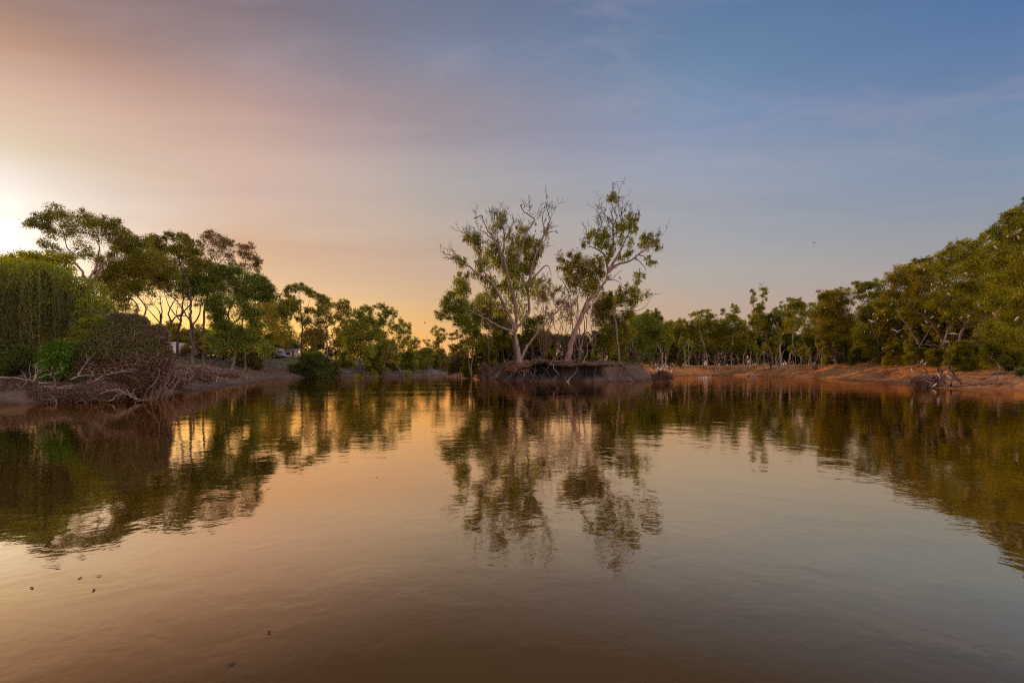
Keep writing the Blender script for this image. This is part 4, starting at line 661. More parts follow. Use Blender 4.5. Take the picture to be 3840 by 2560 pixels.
# ------------------------------------------------------------------ WEEPING WILLOW
def ribbons(buf, P, w, col, r):
    """P: (n, k, 3) polylines -> thin two-sided strips"""
    n, k, _ = P.shape; tg = unit(np.gradient(P, axis=1)); s = unit(np.cross(tg, unit(r.normal(size=(n, 1, 3))))) * np.asarray(w).reshape(-1, 1, 1) * np.linspace(1, .45, k)[None, :, None]
    V_ = np.stack([P - s, P + s], 2).reshape(n, k * 2, 3); b = (np.arange(n) * k * 2)[:, None] + (np.arange(k - 1) * 2)[None]
    buf.add(V_, np.stack([b, b + 1, b + 3, b + 2], -1).reshape(-1, 4), np.repeat(col, k * 2, axis=0))
def willow():
    r = np.random.default_rng(21); D = 26.5; m = m_per(1, D); base = at(1, 60, 0, D); base[2] = gz(base[0], D)
    root = empty('willow', base, 'weeping willow with hanging strands at the far left water edge', 'tree')
    wood = Buf(); lf = Buf()
    domes = [(-330,640,230,130,1190),(-120,625,240,120,1200),(60,612,230,105,1210),(250,602,200,90,1200),(400,650,160,100,1200),(530,715,140,105,1170),(650,830,110,85,1110),(730,950,70,50,1050),(150,760,260,150,1220),(380,830,210,130,1200),(-150,800,260,150,1220)]
    hub = base + np.array([.3, .3, 2.4]); tube(wood, catmull([base - [0, 0, .4], base + [.1, 0, 1.2], hub]), .42, .28, 8)
    for (x, y, rx, ry, yb) in domes:
        c = at(1, x, y, D); w, h = rx * m, ry * m; c[1] += r.uniform(-1.2, .6); zb = at(1, x, yb, D)[2]
        tube(wood, catmull(wig(hub, c, r, .06, 4, .1), 3), .13, .04, 6)
        n = int(90 * w * h * 3.3 / 2.2 + 140)
        u = unit(r.normal(size=(n, 3))); u = u[vnoise(np.arctan2(u[:, 1], u[:, 0]) * 5 + x, u[:, 2] * 3) > -.48]; n = len(u); u[:, 2] = np.abs(u[:, 2]); s = c + u * np.array([w, w * .95, h]) * r.uniform(.55, 1, (n, 1)) ** .5
        for q in range(0, n, 9): tube(wood, wig(c, s[q], r, .08, 4, .12), .03, .012, 3)
        Ln = np.minimum(s[:, 2] - zb + r.uniform(-.5, .5, n), r.uniform(1.4, 5.2, n)); Ln = np.maximum(Ln, .4)
        k = 44; tt = np.linspace(0, 1, k)[None, :, None]; out = u * np.array([1, 1, 0]) * r.uniform(.1, .5, (n, 1))
        sway = r.normal(size=(n, 1, 3)) * np.array([.16, .16, 0])
        Pp = s[:, None] + out[:, None] * np.sqrt(tt) + np.array([0, 0, -1.0]) * (tt * Ln[:, None, None]) + sway * np.sin(tt * 3) + np.array([0, 0, .12]) * np.sin(tt * np.pi * .5)
        ribbons(wood, Pp[:, ::5], np.full(n, .004), np.full((n, 3), .05), r)
        Pp = Pp + r.normal(size=Pp.shape) * .05
        gcol = np.where(r.random((n, 1)) < .35, np.array([[.15, .115, .045]]), np.array([[.10, .12, .024]])); gcol = gcol * r.uniform(.75, 1.2, (n, 1)) * (1 + .55 * vnoise(s[:, :1] * 2.2, s[:, 1:2] * 2.2 + 7))
        topness = np.clip((tt * Ln[:, None, None]) / 1.2, 0, 1); young = np.array([.24, .27, .028])
        col = gcol[:, None] * topness + young * (1 - topness); col = np.broadcast_to(col, (n, k, 3)) * r.uniform(.7, 1.3, (n, k, 1))
        leaves(lf, Pp.reshape(-1, 3), .15, .026, .85, col.reshape(-1, 3), r)
        n2 = int(n * 4); u2 = unit(r.normal(size=(n2, 3))); u2[:, 2] = np.abs(u2[:, 2]); p2 = c + u2 * np.array([w, w, h]) * r.uniform(.9, 1.04, (n2, 1))
        leaves(lf, p2, .15, .045, .4, young * r.uniform(.5, 1.2, (n2, 1)), r)
    wood.build('trunk', BARK['dark'], root, base); lf.build('crown', M_SOFT, root, base)
willow()
S_(1, 370, 1200, 125, 110, 23.6, 'small vivid green bush under the willow beside the brown tangle', 'bright', n_cl=12, leaf=.12, dens=1.7)
S_(1, 90, 1200, 150, 110, 24.2, 'dark bush under the willow at the left edge', 'shade', n_cl=11, leaf=.12)
S_(1, -120, 1180, 150, 120, 24.2, 'dark bush cut by the left edge of the view', 'shade', n_cl=10, leaf=.13)
S_(1, 640, 1060, 190, 130, 24.9, 'olive-green climber covering the left shoulder of the brown tangle', 'gum', n_cl=14, leaf=.12, dens=2.4)
S_(1, 560, 1120, 120, 100, 26.5, 'dark green bush between the vivid green bush and the tangle', 'shade', n_cl=10, leaf=.12)

# ------------------------------------------------------------------ TANGLES OF DEAD TWIGS
def tangle(t, cl, D, n, cols, label, cat='bush', name='dead_bush', group=None, w=.012, L=1.1, leafy=0, arc=1.0):
    r = np.random.default_rng(int(abs(cl[0][0]) + D * 10)); m = m_per(t, D)
    b = at(t, cl[0][0], 0, D); b[2] = max(gz(b[0], D), -.2); root = empty(name, b, label, cat, group); tw = Buf(); st = Buf(); lf = Buf()
    for (x, y, rx, ry, f) in cl:
        c = at(t, x, y, D); k_ = int(n * f); R = np.array([rx * m, rx * m * .8, ry * m])
        u = unit(r.normal(size=(k_, 3))); p = c + u * R * r.uniform(.25, 1.0, (k_, 1)) ** .6 * (1 + .14 * vnoise(u[:, :1] * 3 + D, u[:, 2:] * 3))
        tan_ = unit(np.cross(u, r.normal(size=(k_, 3)))) + np.array([0, 0, .25]); tan_ = unit(tan_)
        LL = r.uniform(.4, 1.3, (k_, 1, 1)) * L; tt = np.linspace(-.5, .5, 6)[None, :, None]
        P = p[:, None] + tan_[:, None] * tt * LL - u[:, None] * (tt ** 2) * LL * arc + np.array([0, 0, -1.0]) * (tt ** 2) * LL * .5 + np.cumsum(r.normal(size=(k_, 6, 3)) * .03, axis=1)
        P[:, :, 2] = np.maximum(P[:, :, 2], -.03)
        ci = r.integers(0, len(cols), k_); ribbons(tw, P, r.uniform(.5, 1.5, k_) * w, np.array(cols)[ci] * r.uniform(.6, 1.4, (k_, 1)), r)
        for q in range(10):
            e = c + unit(r.normal(size=3) + [0, 0, .5]) * R * .8; s0 = np.array([c[0] + r.normal() * R[0] * .3, c[1] + r.normal() * .3, b[2] - .1])
            tube(st, catmull(wig(s0, e, r, .12, 5), 2), .035, .012, 4)
        if leafy:
            q = int(k_ * leafy); u = unit(r.normal(size=(q, 3))); u[:, 2] = np.abs(u[:, 2])
            leaves(lf, c + u * R * r.uniform(.75, 1.05, (q, 1)), .11, .04, .3, np.array([.12, .13, .03]) * r.uniform(.6, 1.3, (q, 1)), r)
    st.build('stem', BARK['root'], root, b); tw.build('twigs', M_TWIG, root, b)
    if lf.n: lf.build('foliage', M_LEAF, root, b)
    return root
BR = [(.13, .085, .045), (.21, .145, .09), (.065, .042, .028), (.10, .065, .04)]
RB = [(.22, .14, .10), (.17, .10, .08), (.26, .19, .14), (.12, .075, .06)]
tangle(1, [(850,1180,285,270,1.0),(960,1120,180,190,.45),(600,1280,240,140,.5),(760,1330,300,120,.4),(1080,1010,60,70,.07),(900,930,110,60,.10),(700,1060,90,80,.10),(1110,1180,50,110,.07),(820,905,70,40,.05)], 25.2, 15000, BR, 'large dome-shaped tangle of bare brown twigs at the left water edge', leafy=.9, w=.0075, L=1.0)
tangle('A', [(260,400,420,130,1.0),(-200,420,300,150,.7),(900,450,420,130,.9),(1350,420,350,120,.6)], 23.0, 6000, BR, 'low mass of dead roots and brushwood along the left waterline', 'brushwood', 'brush_pile', L=.8, arc=.3, w=.008)
tangle(2, [(110,1330,130,120,1.0),(230,1370,150,90,1.0)], 34, 3400, RB, 'pinkish-brown leafless bush just right of the large tangle', group='leafless bushes on the near left slope', w=.016, leafy=.15)
tangle(2, [(370,1340,140,70,1.0),(480,1350,110,60,.7)], 43, 3000, RB, 'low leafless bush further along the left slope', group='leafless bushes on the near left slope', w=.018, leafy=.2)
tangle(2, [(640,1345,160,40,1.0)], 56, 1500, RB, 'thin line of leafless brush below the leaning gums', group='leafless bushes on the near left slope', w=.02, leafy=.2)
tangle('D', [(430,650,230,110,1.0),(650,640,160,90,.5)], 42.0, 520, [(.16,.08,.05),(.24,.13,.08),(.34,.24,.18)], 'heap of fine dead twigs at the foot of the white-bird snag', 'brushwood', 'brush_pile', L=1.3, arc=.3, w=.014)
tangle('C', [(2170,640,130,90,1.0),(2050,680,90,70,.4),(2290,670,90,60,.4)], 61.5, 260, [(.10,.06,.04),(.16,.09,.06)], 'twiggy dead crown lying in the water right of the island', 'brushwood', 'brush_pile', L=1.4, arc=.5, w=.02)
tangle('B', [(480,620,110,110,.8)], 73, 900, BR, 'dark root ball of brush at the left tip of the island', 'brushwood', 'brush_pile', L=1.2, arc=.5, w=.02)

# ------------------------------------------------------------------ FALLEN BRANCHES, LOGS, SNAGS, ROOTS
def log(name, label, cat, t, D, strokes, bark='drift', group=None, dd=0.25, snap=False, sides=7):
    """strokes: (radius, [(x, y)...]) traced at distance D; first one is the main stem, the rest side branches"""
    r = np.random.default_rng(int(abs(strokes[0][1][0][0]) * 13 + D)); p0 = at(t, *strokes[0][1][0], D); root = empty(name, p0, label, cat, group)
    for k, (ra, st) in enumerate(strokes):
        b = Buf(); p = np.array([at(t, x, y, D) for x, y in st]); p[:, 1] += np.linspace(0, r.uniform(-1, 1) * dd * max(1, np.ptp(p[:, 0])), len(p))
        if snap:
            p[:, 2] = np.maximum(ground(p[:, 0], p[:, 1]), 0) + ra * .8
        p = catmull(p, 4); p[1:-1] += r.normal(size=(len(p) - 2, 3)) * ra * .35
        tube(b, p, ra, ra * .3, sides); e = p[-1]
        if not snap:
            for q in range(3): bare(b, p[r.integers(len(p) // 2, len(p))], r.normal(size=3) + [0, 0, .3], ra * 9, max(.01, ra * .3), 1, r, minr=.012, kids=2)
        b.build('trunk' if k == 0 else 'branch', BARK[bark], root, p0, smooth=True)
    return root
FB = dict(group='fallen branches on the left waterline')
log('fallen_branch', 'long pale branch sloping down into the water, lowest on the left waterline', 'branch', 'A', 22.3, [(.065,[(620,370),(850,385),(1060,392),(1150,405),(1240,460),(1400,572)])], **FB)
log('fallen_branch', 'forked branch rising right into the brown tangle', 'branch', 'A', 22.6, [(.055,[(860,362),(1040,350),(1180,340),(1220,320),(1330,262),(1450,205),(1600,165),(1800,150)]),(.035,[(1160,390),(1200,330),(1300,285),(1410,240)])], **FB)
log('fallen_branch', 'short thick upward-hooked branch at the left waterline', 'branch', 'A', 22.5, [(.06,[(470,300),(485,260),(520,200),(560,155),(620,130)]),(.03,[(540,240),(680,195),(850,155)])], **FB)
log('fallen_branch', 'thin horizontal branch below the hooked branch', 'branch', 'A', 22.2, [(.04,[(540,305),(650,316),(790,285)])], **FB)
log('fallen_branch', 'arched branch whose tip dips in the water at the right end of the pile', 'branch', 'A', 22.4, [(.045,[(1340,480),(1470,430),(1610,415),(1700,460),(1830,540),(1980,557)]),(.03,[(1500,562),(1560,540),(1600,495),(1680,465)])], **FB)
log('fallen_branch', 'short stub poking down into the water at the left', 'branch', 'A', 22.0, [(.045,[(700,490),(750,540),(795,605)])], **FB)
log('fallen_branch', 'small forked twig above the arched branch', 'branch', 'A', 22.4, [(.03,[(1270,448),(1340,415),(1430,393)])], **FB)
log('fallen_branch', 'long branch lying along the left edge of the view', 'branch', 'A', 22.4, [(.06,[(-100,250),(0,242),(200,240),(330,268),(480,290)])], **FB)
log('fallen_branch', 'upright broken stick in front of the tangle', 'branch', 'A', 23.2, [(.045,[(1080,210),(1100,150),(1130,80),(1160,10)])], **FB)
log('fallen_branch', 'low bowed branch in the middle of the pile', 'branch', 'A', 22.8, [(.045,[(980,270),(1060,225),(1200,205),(1275,220)])], **FB)
log('fallen_branch', 'thick grey trunk lying nearly level above the waterline', 'branch', 'A', 22.9, [(.09,[(600,420),(760,425),(900,440),(1100,470),(1240,545)])], bark='root', **FB)
log('fallen_branch', 'long pale branch propped against the island bank', 'branch', 'B', 66.5, [(.13,[(1755,992),(1850,920),(1950,830),(2030,720),(2060,620)]),(.06,[(2060,620),(2140,500),(2250,385)])], group='driftwood around the island')
log('fallen_branch', 'short pale forked root poking out of the island bank into the water', 'branch', 'C', 64.0, [(.16,[(318,788),(370,745),(430,670),(480,628)]),(.08,[(370,745),(340,765),(330,785)])], group='driftwood around the island')
log('fallen_branch', 'thin hanging root curving down the dark bank', 'branch', 'C', 65.0, [(.06,[(80,455),(85,510),(115,552),(190,640),(220,700)])], group='driftwood around the island')
log('fallen_log', 'dark log lying along the top of the island bank', 'log', 'C', 68.0, [(.14,[(90,380),(250,377),(420,374),(520,372)])], bark='root', group='driftwood around the island')
log('fallen_branch', 'antler-shaped dead branch on the island grass', 'branch', 'B', 70.5, [(.10,[(1990,490),(1930,450),(1850,435),(1800,445),(1700,460)]),(.06,[(1850,435),(1865,400),(1858,350)])], bark='drift', group='driftwood around the island')
log('fallen_branch', 'dark bent branch at the right end of the island top', 'branch', 'C', 74, [(.12,[(1500,420),(1530,395),(1580,365),(1660,335),(1760,280)])], bark='dark', group='driftwood around the island')
log('fallen_branch', 'diagonal root on the bare right face of the island', 'branch', 'C', 69.5, [(.09,[(1170,560),(1230,590),(1290,625),(1390,692)])], bark='dark', group='driftwood around the island')
log('snag', 'dead tree standing in the water with white birds, right of the island', 'dead tree', 'C', 61.5, [(.13,[(1995,800),(1985,700),(1972,565)]),(.15,[(2112,800),(2108,680),(2104,560),(2130,480),(2170,420)]),(.10,[(2108,600),(2180,560),(2260,590),(2352,625),(2440,640)]),(.08,[(2108,680),(2190,650),(2260,710),(2352,722)]),(.07,[(2108,640),(2040,590),(1975,575)])], bark='root')
log('snag', 'dead tree with an arched dark limb and white birds at the right water edge', 'dead tree', 'D', 41.5, [(.10,[(700,640),(760,540),(800,490),(850,430),(965,380)]),(.09,[(930,400),(1000,480),(1060,550),(1130,630),(1180,650),(1218,730)]),(.05,[(950,720),(990,640),(1040,560)]),(.05,[(780,620),(860,510),(960,480),(1010,520),(1020,590)]),(.05,[(700,420),(730,500),(745,600)]),(.05,[(820,680),(900,720),(1000,745),(1120,775)]),(.04,[(300,660),(420,680),(560,700)])], bark='root')
log('snag', 'short upright dead post with two white birds on top', 'dead tree', 'D', 42.5, [(.07,[(500,560),(480,470),(460,400),(440,330),(400,290)])], bark='root')
log('snag', 'upright dead stick with pale tip near the right edge', 'dead tree', 'D', 38, [(.07,[(1850,700),(1835,580),(1812,480),(1830,350),(1770,285)]),(.04,[(1900,660),(1930,600),(1925,540)])], bark='drift')
log('fallen_branch', 'long thin pale branch slanting up to the right edge', 'branch', 'D', 37.5, [(.045,[(1640,525),(1850,480),(2040,480),(2130,445),(2260,398)])], group='driftwood on the right shore')
log('fallen_log', 'long orange-brown log at the right waterline', 'log', 'D', 39.5, [(.10,[(950,740),(1080,768),(1200,788),(1450,785),(1600,790),(1750,752),(1900,705),(2060,700)]),(.05,[(1265,838),(1320,802),(1450,785)]),(.05,[(1780,745),(1870,760),(1955,802)])], bark='root', group='driftwood on the right shore', dd=.05)
log('fallen_log', 'second weathered log above the orange-brown log', 'log', 'D', 38.0, [(.08,[(1540,720),(1750,700),(1950,690),(2150,700),(2352,690)])], bark='root', group='driftwood on the right shore', dd=.05)
log('fallen_log', 'pale log sloping to the water on the far orange bank', 'log', 'F', 141, [(.22,[(640,348),(760,325),(880,310),(1000,285),(1110,272)])], group='driftwood on the right shore', dd=.0)
log('fallen_branch', 'broken pale branch on the far orange bank near the resting birds', 'branch', 'F', 120, [(.12,[(1260,345),(1370,350),(1440,322),(1540,288)])], group='driftwood on the right shore', dd=.0)
log('fallen_branch', 'pale stick lying on the orange bank right of the sign', 'branch', 'E', 90, [(.07,[(1990,1108),(2150,1088),(2352,1076),(2500,1085)])], group='driftwood on the right shore', dd=.0)
log('stump', 'charred black upright stump between the leaning pale stems', 'stump', 'E', 96, [(.32,[(1590,1030),(1595,900),(1590,760),(1570,610)]),(.12,[(1600,900),(1650,860)])], bark='dark')
log('stump', 'reddish-brown broken trunk right behind the sign', 'stump', 'E', 97, [(.26,[(855,1030),(850,900),(845,780),(840,660)])], bark='root')

def roots(tree_obj, n, seed, span):
    r = np.random.default_rng(seed); b = Buf(); o = np.array(tree_obj.location)
    for k in range(n):
        a = r.uniform(-math.pi * .97, -math.pi * .03); p = [o + [0, 0, .25]]; xy = o[:2].copy(); ln = r.uniform(.5, 1) * span
        for s in np.linspace(0, 1, 12)[1:]:
            a += r.normal() * .22; xy = xy + np.array([math.cos(a), math.sin(a) * .8]) * ln / 11
            z = gz(xy[0], xy[1]); p.append(np.array([xy[0], xy[1], max(z, -.1) + .07 + .08 * r.random() + (0.25 * r.random() if .2 < z < 2.2 else 0)]))
            if z < -.2: break
        if len(p) > 3: tube(b, catmull(p, 3), r.uniform(.06, .15), .025, 5)
    x = b.build('roots', BARK['root'], tree_obj, o)
for ob in list(bpy.data.objects):
    if ob.parent is None and ob.get('label', '').startswith('huge old gum'): roots(ob, 26, 1, 10)
    if ob.parent is None and ob.get('label', '').startswith('tall old gum leaning'): roots(ob, 18, 2, 9)

# ------------------------------------------------------------------ GRASS AND LITTER
def scatter(name, n, xr, yr, cond, L, Wd, col, label, up=.75, mat=None, seed=1, flat=False):
    r = np.random.default_rng(seed); x = r.uniform(*xr, n * 3); y = r.uniform(*yr, n * 3); z = ground(x, y); k = cond(x, y, z) & (fbm(x * .6 + seed, y * .6) + r.normal(size=len(x)) * .4 > -.1); x, y, z = x[k][:n], y[k][:n], z[k][:n]
    b = Buf(); c = np.stack([x, y, z + (0.03 if flat else L * .42)], 1); cc = np.array(col)[r.integers(0, len(col), len(x))] * r.uniform(.6, 1.4, (len(x), 1))
    if flat:
        q = unit(r.normal(size=(len(x), 3)) * [1, 1, .12]); P = c[:, None] + q[:, None] * np.linspace(-.5, .5, 4)[None, :, None] * L * r.uniform(.3, 1.5, (len(x), 1, 1)) + np.cumsum(r.normal(size=(len(x), 4, 3)) * .03, axis=1)
        P[:, :, 2] = ground(P[:, :, 0], P[:, :, 1]) + .04; ribbons(b, P, np.full(len(x), Wd), cc, r)
    else: leaves(b, c, L, Wd, 0.0, cc, r, up=up * 2)
    return tag(b.build(name, mat or M_TWIG), label, 'grass' if not flat else 'twigs', kind='stuff')
scatter('dry_grass', 16000, (-4.5, 2.5), (66, 80), lambda x, y, z: (z > 1.2), .55, .06, [(.26,.12,.06),(.20,.10,.05),(.30,.18,.09)], 'reddish dry grass around the forked gum on the island', seed=2)
scatter('green_grass', 16000, (-6, 26), (70, 100), lambda x, y, z: (z > 2.3), .42, .07, [(.10,.12,.03),(.14,.13,.04),(.20,.14,.07)], 'short green grass behind the island gums', seed=3, mat=M_LEAF)
scatter('slope_grass', 60000, (-75, -22), (34, 118), lambda x, y, z: (z > .25), .28, .07, [(.17,.11,.07),(.12,.10,.04),(.22,.14,.10),(.10,.11,.03)], 'dull brown and green grass on the left slope', seed=4)
scatter('far_grass', 16000, (-40, 0), (103, 150), lambda x, y, z: (z > .4), .4, .12, [(.18,.11,.08),(.12,.09,.05),(.10,.11,.03)], 'brownish grass on the far left bank', seed=5)
scatter('bank_litter', 4500, (15, 75), (30, 150), lambda x, y, z: (z > .15), .8, .03, [(.20,.09,.04),(.12,.06,.03),(.42,.24,.13)], 'fallen twigs and bark scattered over the orange bank', seed=6, flat=True)
scatter('bank_roots', 500, (-8, 26), (60, 76), lambda x, y, z: (z > .05) & (z < 2.6), 1.1, .03, [(.14,.085,.06),(.08,.05,.035),(.22,.14,.10)], 'fine roots and sticks covering the island bank face', seed=7, flat=True)

# turf lip overhanging the hollowed island bank
xs = np.arange(-3.2, 14.5, .22); ys = np.linspace(60, 74, 141); front, back, top_ = [], [], []
for x in xs:
    g_ = ground(np.full(141, x), ys); k = int(np.argmax(g_ > 2.0)); e = 1.25 + .5 * vnoise(x * .9, 3.3) + .2 * vnoise(x * 3.1, 8.1); e *= min(1, (x + 3.4) / 2, (14.7 - x) / 2)
    zt = float(g_[min(140, k + 12)]) + .06; front.append((x, ys[k] - e + .2, zt - .10 - .1 * abs(float(vnoise(x * 2, 1))))); back.append((x, ys[k] + 1.1, zt + .02)); top_.append((x, ys[k] - e * .4, zt))
lb = Buf(); A_ = np.array(front); B_ = np.array(top_); C_ = np.array(back); D_ = A_ + np.array([0, .35, -.22]); E_ = C_ + np.array([0, .2, -.7]); n_ = len(xs)
prof_ = np.stack([E_, D_, A_, B_, C_], 1).reshape(-1, 3); i0 = (np.arange(n_ - 1) * 5)[:, None] + np.arange(4)[None]
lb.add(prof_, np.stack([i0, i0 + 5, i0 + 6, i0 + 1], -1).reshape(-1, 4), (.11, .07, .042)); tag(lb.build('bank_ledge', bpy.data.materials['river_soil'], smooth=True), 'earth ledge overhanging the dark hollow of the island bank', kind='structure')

# ------------------------------------------------------------------ CARAVANS AND CAMP
P_WHITE = paint_mat('white_paint', (.66, .62, .54), .5, dirt=.35); P_CREAM = paint_mat('cream_paint', (.66, .62, .46), .5); P_GREY = paint_mat('grey_canvas', (.28, .26, .25), .9, dirt=.4)
P_DARK = paint_mat('dark_glass', (.03, .03, .035), .12); P_RUB = paint_mat('rubber', (.02, .02, .02), .8); P_RED = paint_mat('red_trim', (.40, .09, .07), .5); P_PINK = paint_mat('faded_pink', (.62, .34, .32), .6)
P_SILV = paint_mat('silver_paint', (.42, .42, .50), .35, .2); P_TAN = paint_mat('brown_canvas', (.26, .19, .15), .9, dirt=.4); P_STEEL = paint_mat('steel', (.35, .34, .33), .4, .8)
def prism(buf, prof, y0, y1):
    n = len(prof); v = [(x, y0, z) for x, z in prof] + [(x, y1, z) for x, z in prof]
    for k in range(n): q = (k + 1) % n; buf.add([v[k], v[q], v[n + q], v[n + k]], [(0, 1, 2, 3)])
    c = np.mean(prof, axis=0)
    for yy_, flip in ((y0, 0), (y1, 1)):
        for k in range(n):
            q = (k + 1) % n; a, b = prof[k], prof[q]; buf.add([(c[0], yy_, c[1]), (a[0], yy_, a[1]), (b[0], yy_, b[1])][:: -1 if flip else 1] + [(c[0], yy_, c[1])], [(0, 1, 2, 3)])
def cyl_y(buf, x, y, z, r_, w, n=18):
    tube(buf, [(x, y - w / 2 - .001, z), (x, y - w / 2, z), (x, y + w / 2, z), (x, y + w / 2 + .001, z)], [0.01, r_, r_, .01], None, n)
def part(root, name, mat, fn, parent=None, smooth=False):
    b = Buf(); fn(b); o = b.build(name, mat); o.parent = parent or root
    return o
def vroot(name, t, x, D, rot, label, cat):
    p = at(t, x, 0, D); p[2] = gz(p[0], D); e = empty(name, p, label, cat); e.rotation_euler = (0, 0, rot); return e
def rprof(w, h, z0, r_=.18, n=4):
    out = []
    for cx__, cz, a0 in ((w / 2 - r_, z0 + h - r_, 0), (-w / 2 + r_, z0 + h - r_, 90), (-w / 2 + .05, z0 + .05, 180), (w / 2 - .05, z0 + .05, 270)):
        rr__ = r_ if a0 < 180 else .05
        for k in range(n + 1): a = math.radians(a0 + 90 * k / n); out.append((cx__ + rr__ * math.cos(a), cz + rr__ * math.sin(a)))
    return out
def wheels(root, pts, r_=.33, w=.22):
    for x, y in pts:
        ty = part(root, 'wheel', P_RUB, lambda b: cyl_y(b, x, y, r_, r_, w)); part(root, 'rim', P_STEEL, lambda b: cyl_y(b, x, y, r_, r_ * .55, w + .02), ty)

c1 = vroot('caravan', 'G', 500, 100, .18, 'white caravan with dark end windows and an open flap, leftmost of the camp', 'caravan')
part(c1, 'body', P_WHITE, lambda b: prism(b, rprof(3.0, 2.15, .45, .22), -2.2, 2.0))
part(c1, 'roof', P_WHITE, lambda b: (box(b, (.05, -.1, 2.64), (2.7, 4.0, .08)), box(b, (.3, -.6, 2.74), (.7, .7, .12))))
for x, w in ((-.82, .72), (.10, .2), (.48, .34)):
    wf = part(c1, 'window', P_DARK, lambda b: box(b, (x, -2.215, 1.78), (w, .03, .5))); part(c1, 'frame', P_STEEL, lambda b: [box(b, (x + s * (w / 2 + .02), -2.22, 1.78), (.04, .05, .58)) for s in (-1, 1)] + [box(b, (x, -2.22, 1.78 + s * .27), (w, .05, .04)) for s in (-1, 1)], wf)
part(c1, 'flap', P_GREY, lambda b: box(b, (.12, -2.35, .82), (1.45, .05, 1.15), taper=.9)); part(c1, 'trim', P_RED, lambda b: box(b, (0, -2.21, 2.38), (2.7, .02, .05)))
wheels(c1, [(-1.38, -.6), (1.38, -.6)] if False else [(-1.25, -2.0), (1.25, -2.0), (-1.25, .6), (1.25, .6)]); part(c1, 'antenna', P_STEEL, lambda b: (tube(b, [(-.35, -1.2, 2.6), (-.35, -1.2, 3.45)], .02, .02, 5), box(b, (-.35, -1.2, 3.38), (.25, .04, .12))))
t1 = vroot('tent', 'G', 905, 101.5, .05, 'grey canvas annexe tent beside the leftmost caravan', 'tent')
part(t1, 'canvas', P_GREY, lambda b: prism(b, [(-.95, 0), (.95, 0), (.85, 1.75), (.2, 2.15), (-.7, 2.2), (-.92, 1.9)], -1.2, 1.2)); part(t1, 'doorway', P_DARK, lambda b: box(b, (.35, -1.22, .75), (.5, .03, 1.4), taper=.8)); part(t1, 'pole', P_STEEL, lambda b: tube(b, [(.9, -1.4, 0), (.88, -1.4, 2.1)], .025, .025, 5))
t2 = vroot('tent', 'G', 1300, 102, -.1, 'brown camp trailer tent with a faded pink roof flap', 'tent')
part(t2, 'canvas', P_TAN, lambda b: prism(b, [(-1.3, .35), (1.2, .35), (1.45, 1.2), (1.1, 1.75), (.3, 1.65), (-.35, 1.95), (-1.25, 1.5)], -1.1, 1.1)); part(t2, 'roof_flap', P_PINK, lambda b: prism(b, [(-.75, 1.75), (-.1, 1.72), (.0, 1.98), (-.55, 2.05)], -1.15, -.1)); part(t2, 'doorway', P_DARK, lambda b: box(b, (-.35, -1.12, .85), (.35, .03, .95)))
part(t2, 'side_panel', P_GREY, lambda b: box(b, (.85, -1.13, .9), (.8, .03, 1.0), taper=.8)); wheels(t2, [(-.9, -1.0), (.9, -1.0)], .3)
bt = vroot('boat', 'G', 1800, 103, -.15, 'small white and red boat on a trailer, half hidden by leaves', 'boat')
part(bt, 'hull', P_WHITE, lambda b: prism(b, [(-.85, 1.28), (-.55, 1.22), (.7, 1.35), (.95, 1.75), (-.2, 1.62), (-.75, 1.5)], -.7, .7)); part(bt, 'stripe', P_RED, lambda b: box(b, (.15, -.715, 1.58), (1.1, .02, .07))); part(bt, 'windscreen', P_PINK, lambda b: prism(b, [(.1, 1.66), (.65, 1.72), (.55, 2.15), (.35, 2.2)], -.5, .5))
part(bt, 'trailer', P_STEEL, lambda b: (box(b, (0, 0, .9), (2.0, .9, .08)), box(b, (0, 0, 1.1), (.08, .8, .4)))); wheels(bt, [(.1, -.75), (.1, .75)], .38)
c2 = vroot('cabin', 'H', 1690, 130, 0, 'cream flat-roofed cabin with one window on the far left bank', 'cabin')
part(c2, 'wall', P_CREAM, lambda b: box(b, (-.1, 0, 1.02), (3.3, 2.6, 2.04))); part(c2, 'roof', P_WHITE, lambda b: box(b, (.05, -.1, 2.18), (4.2, 3.3, .3))); part(c2, 'fascia', P_RED, lambda b: box(b, (.05, -1.77, 2.06), (4.1, .02, .05)))
w2 = part(c2, 'window', P_DARK, lambda b: box(b, (-.18, -1.31, 1.2), (1.1, .04, .62))); part(c2, 'frame', P_STEEL, lambda b: [box(b, (-.18 + s * .57, -1.325, 1.2), (.06, .06, .74)) for s in (-1, 0, 1)] + [box(b, (-.18, -1.327, 1.2 + s * .33), (1.1, .05, .05)) for s in (-1, 1)], w2)
for sx_ in (1.75, 1.95): part(c2, 'post', P_CREAM, lambda b: box(b, (sx_, -1.5, 1.0), (.09, .09, 2.0)))
part(c2, 'corner_trim', P_STEEL, lambda b: box(b, (1.56, -1.315, 1.0), (.05, .03, 1.9)))
v1 = vroot('campervan', 'H', 1370, 124, .12, 'silver campervan with raised white roof and loaded front, left of the cream cabin', 'van')
part(v1, 'body', P_SILV, lambda b: prism(b, [(-1.55, .45), (1.4, .45), (1.45, 1.15), (1.25, 1.5), (.9, 1.95), (-1.2, 1.95), (-1.55, 1.2)], -1.0, 1.2)); part(v1, 'raised_roof', P_WHITE, lambda b: prism(b, [(-.85, 1.98), (1.0, 1.98), (.75, 2.55), (.45, 2.65), (-.45, 2.65)], -.9, 1.1))
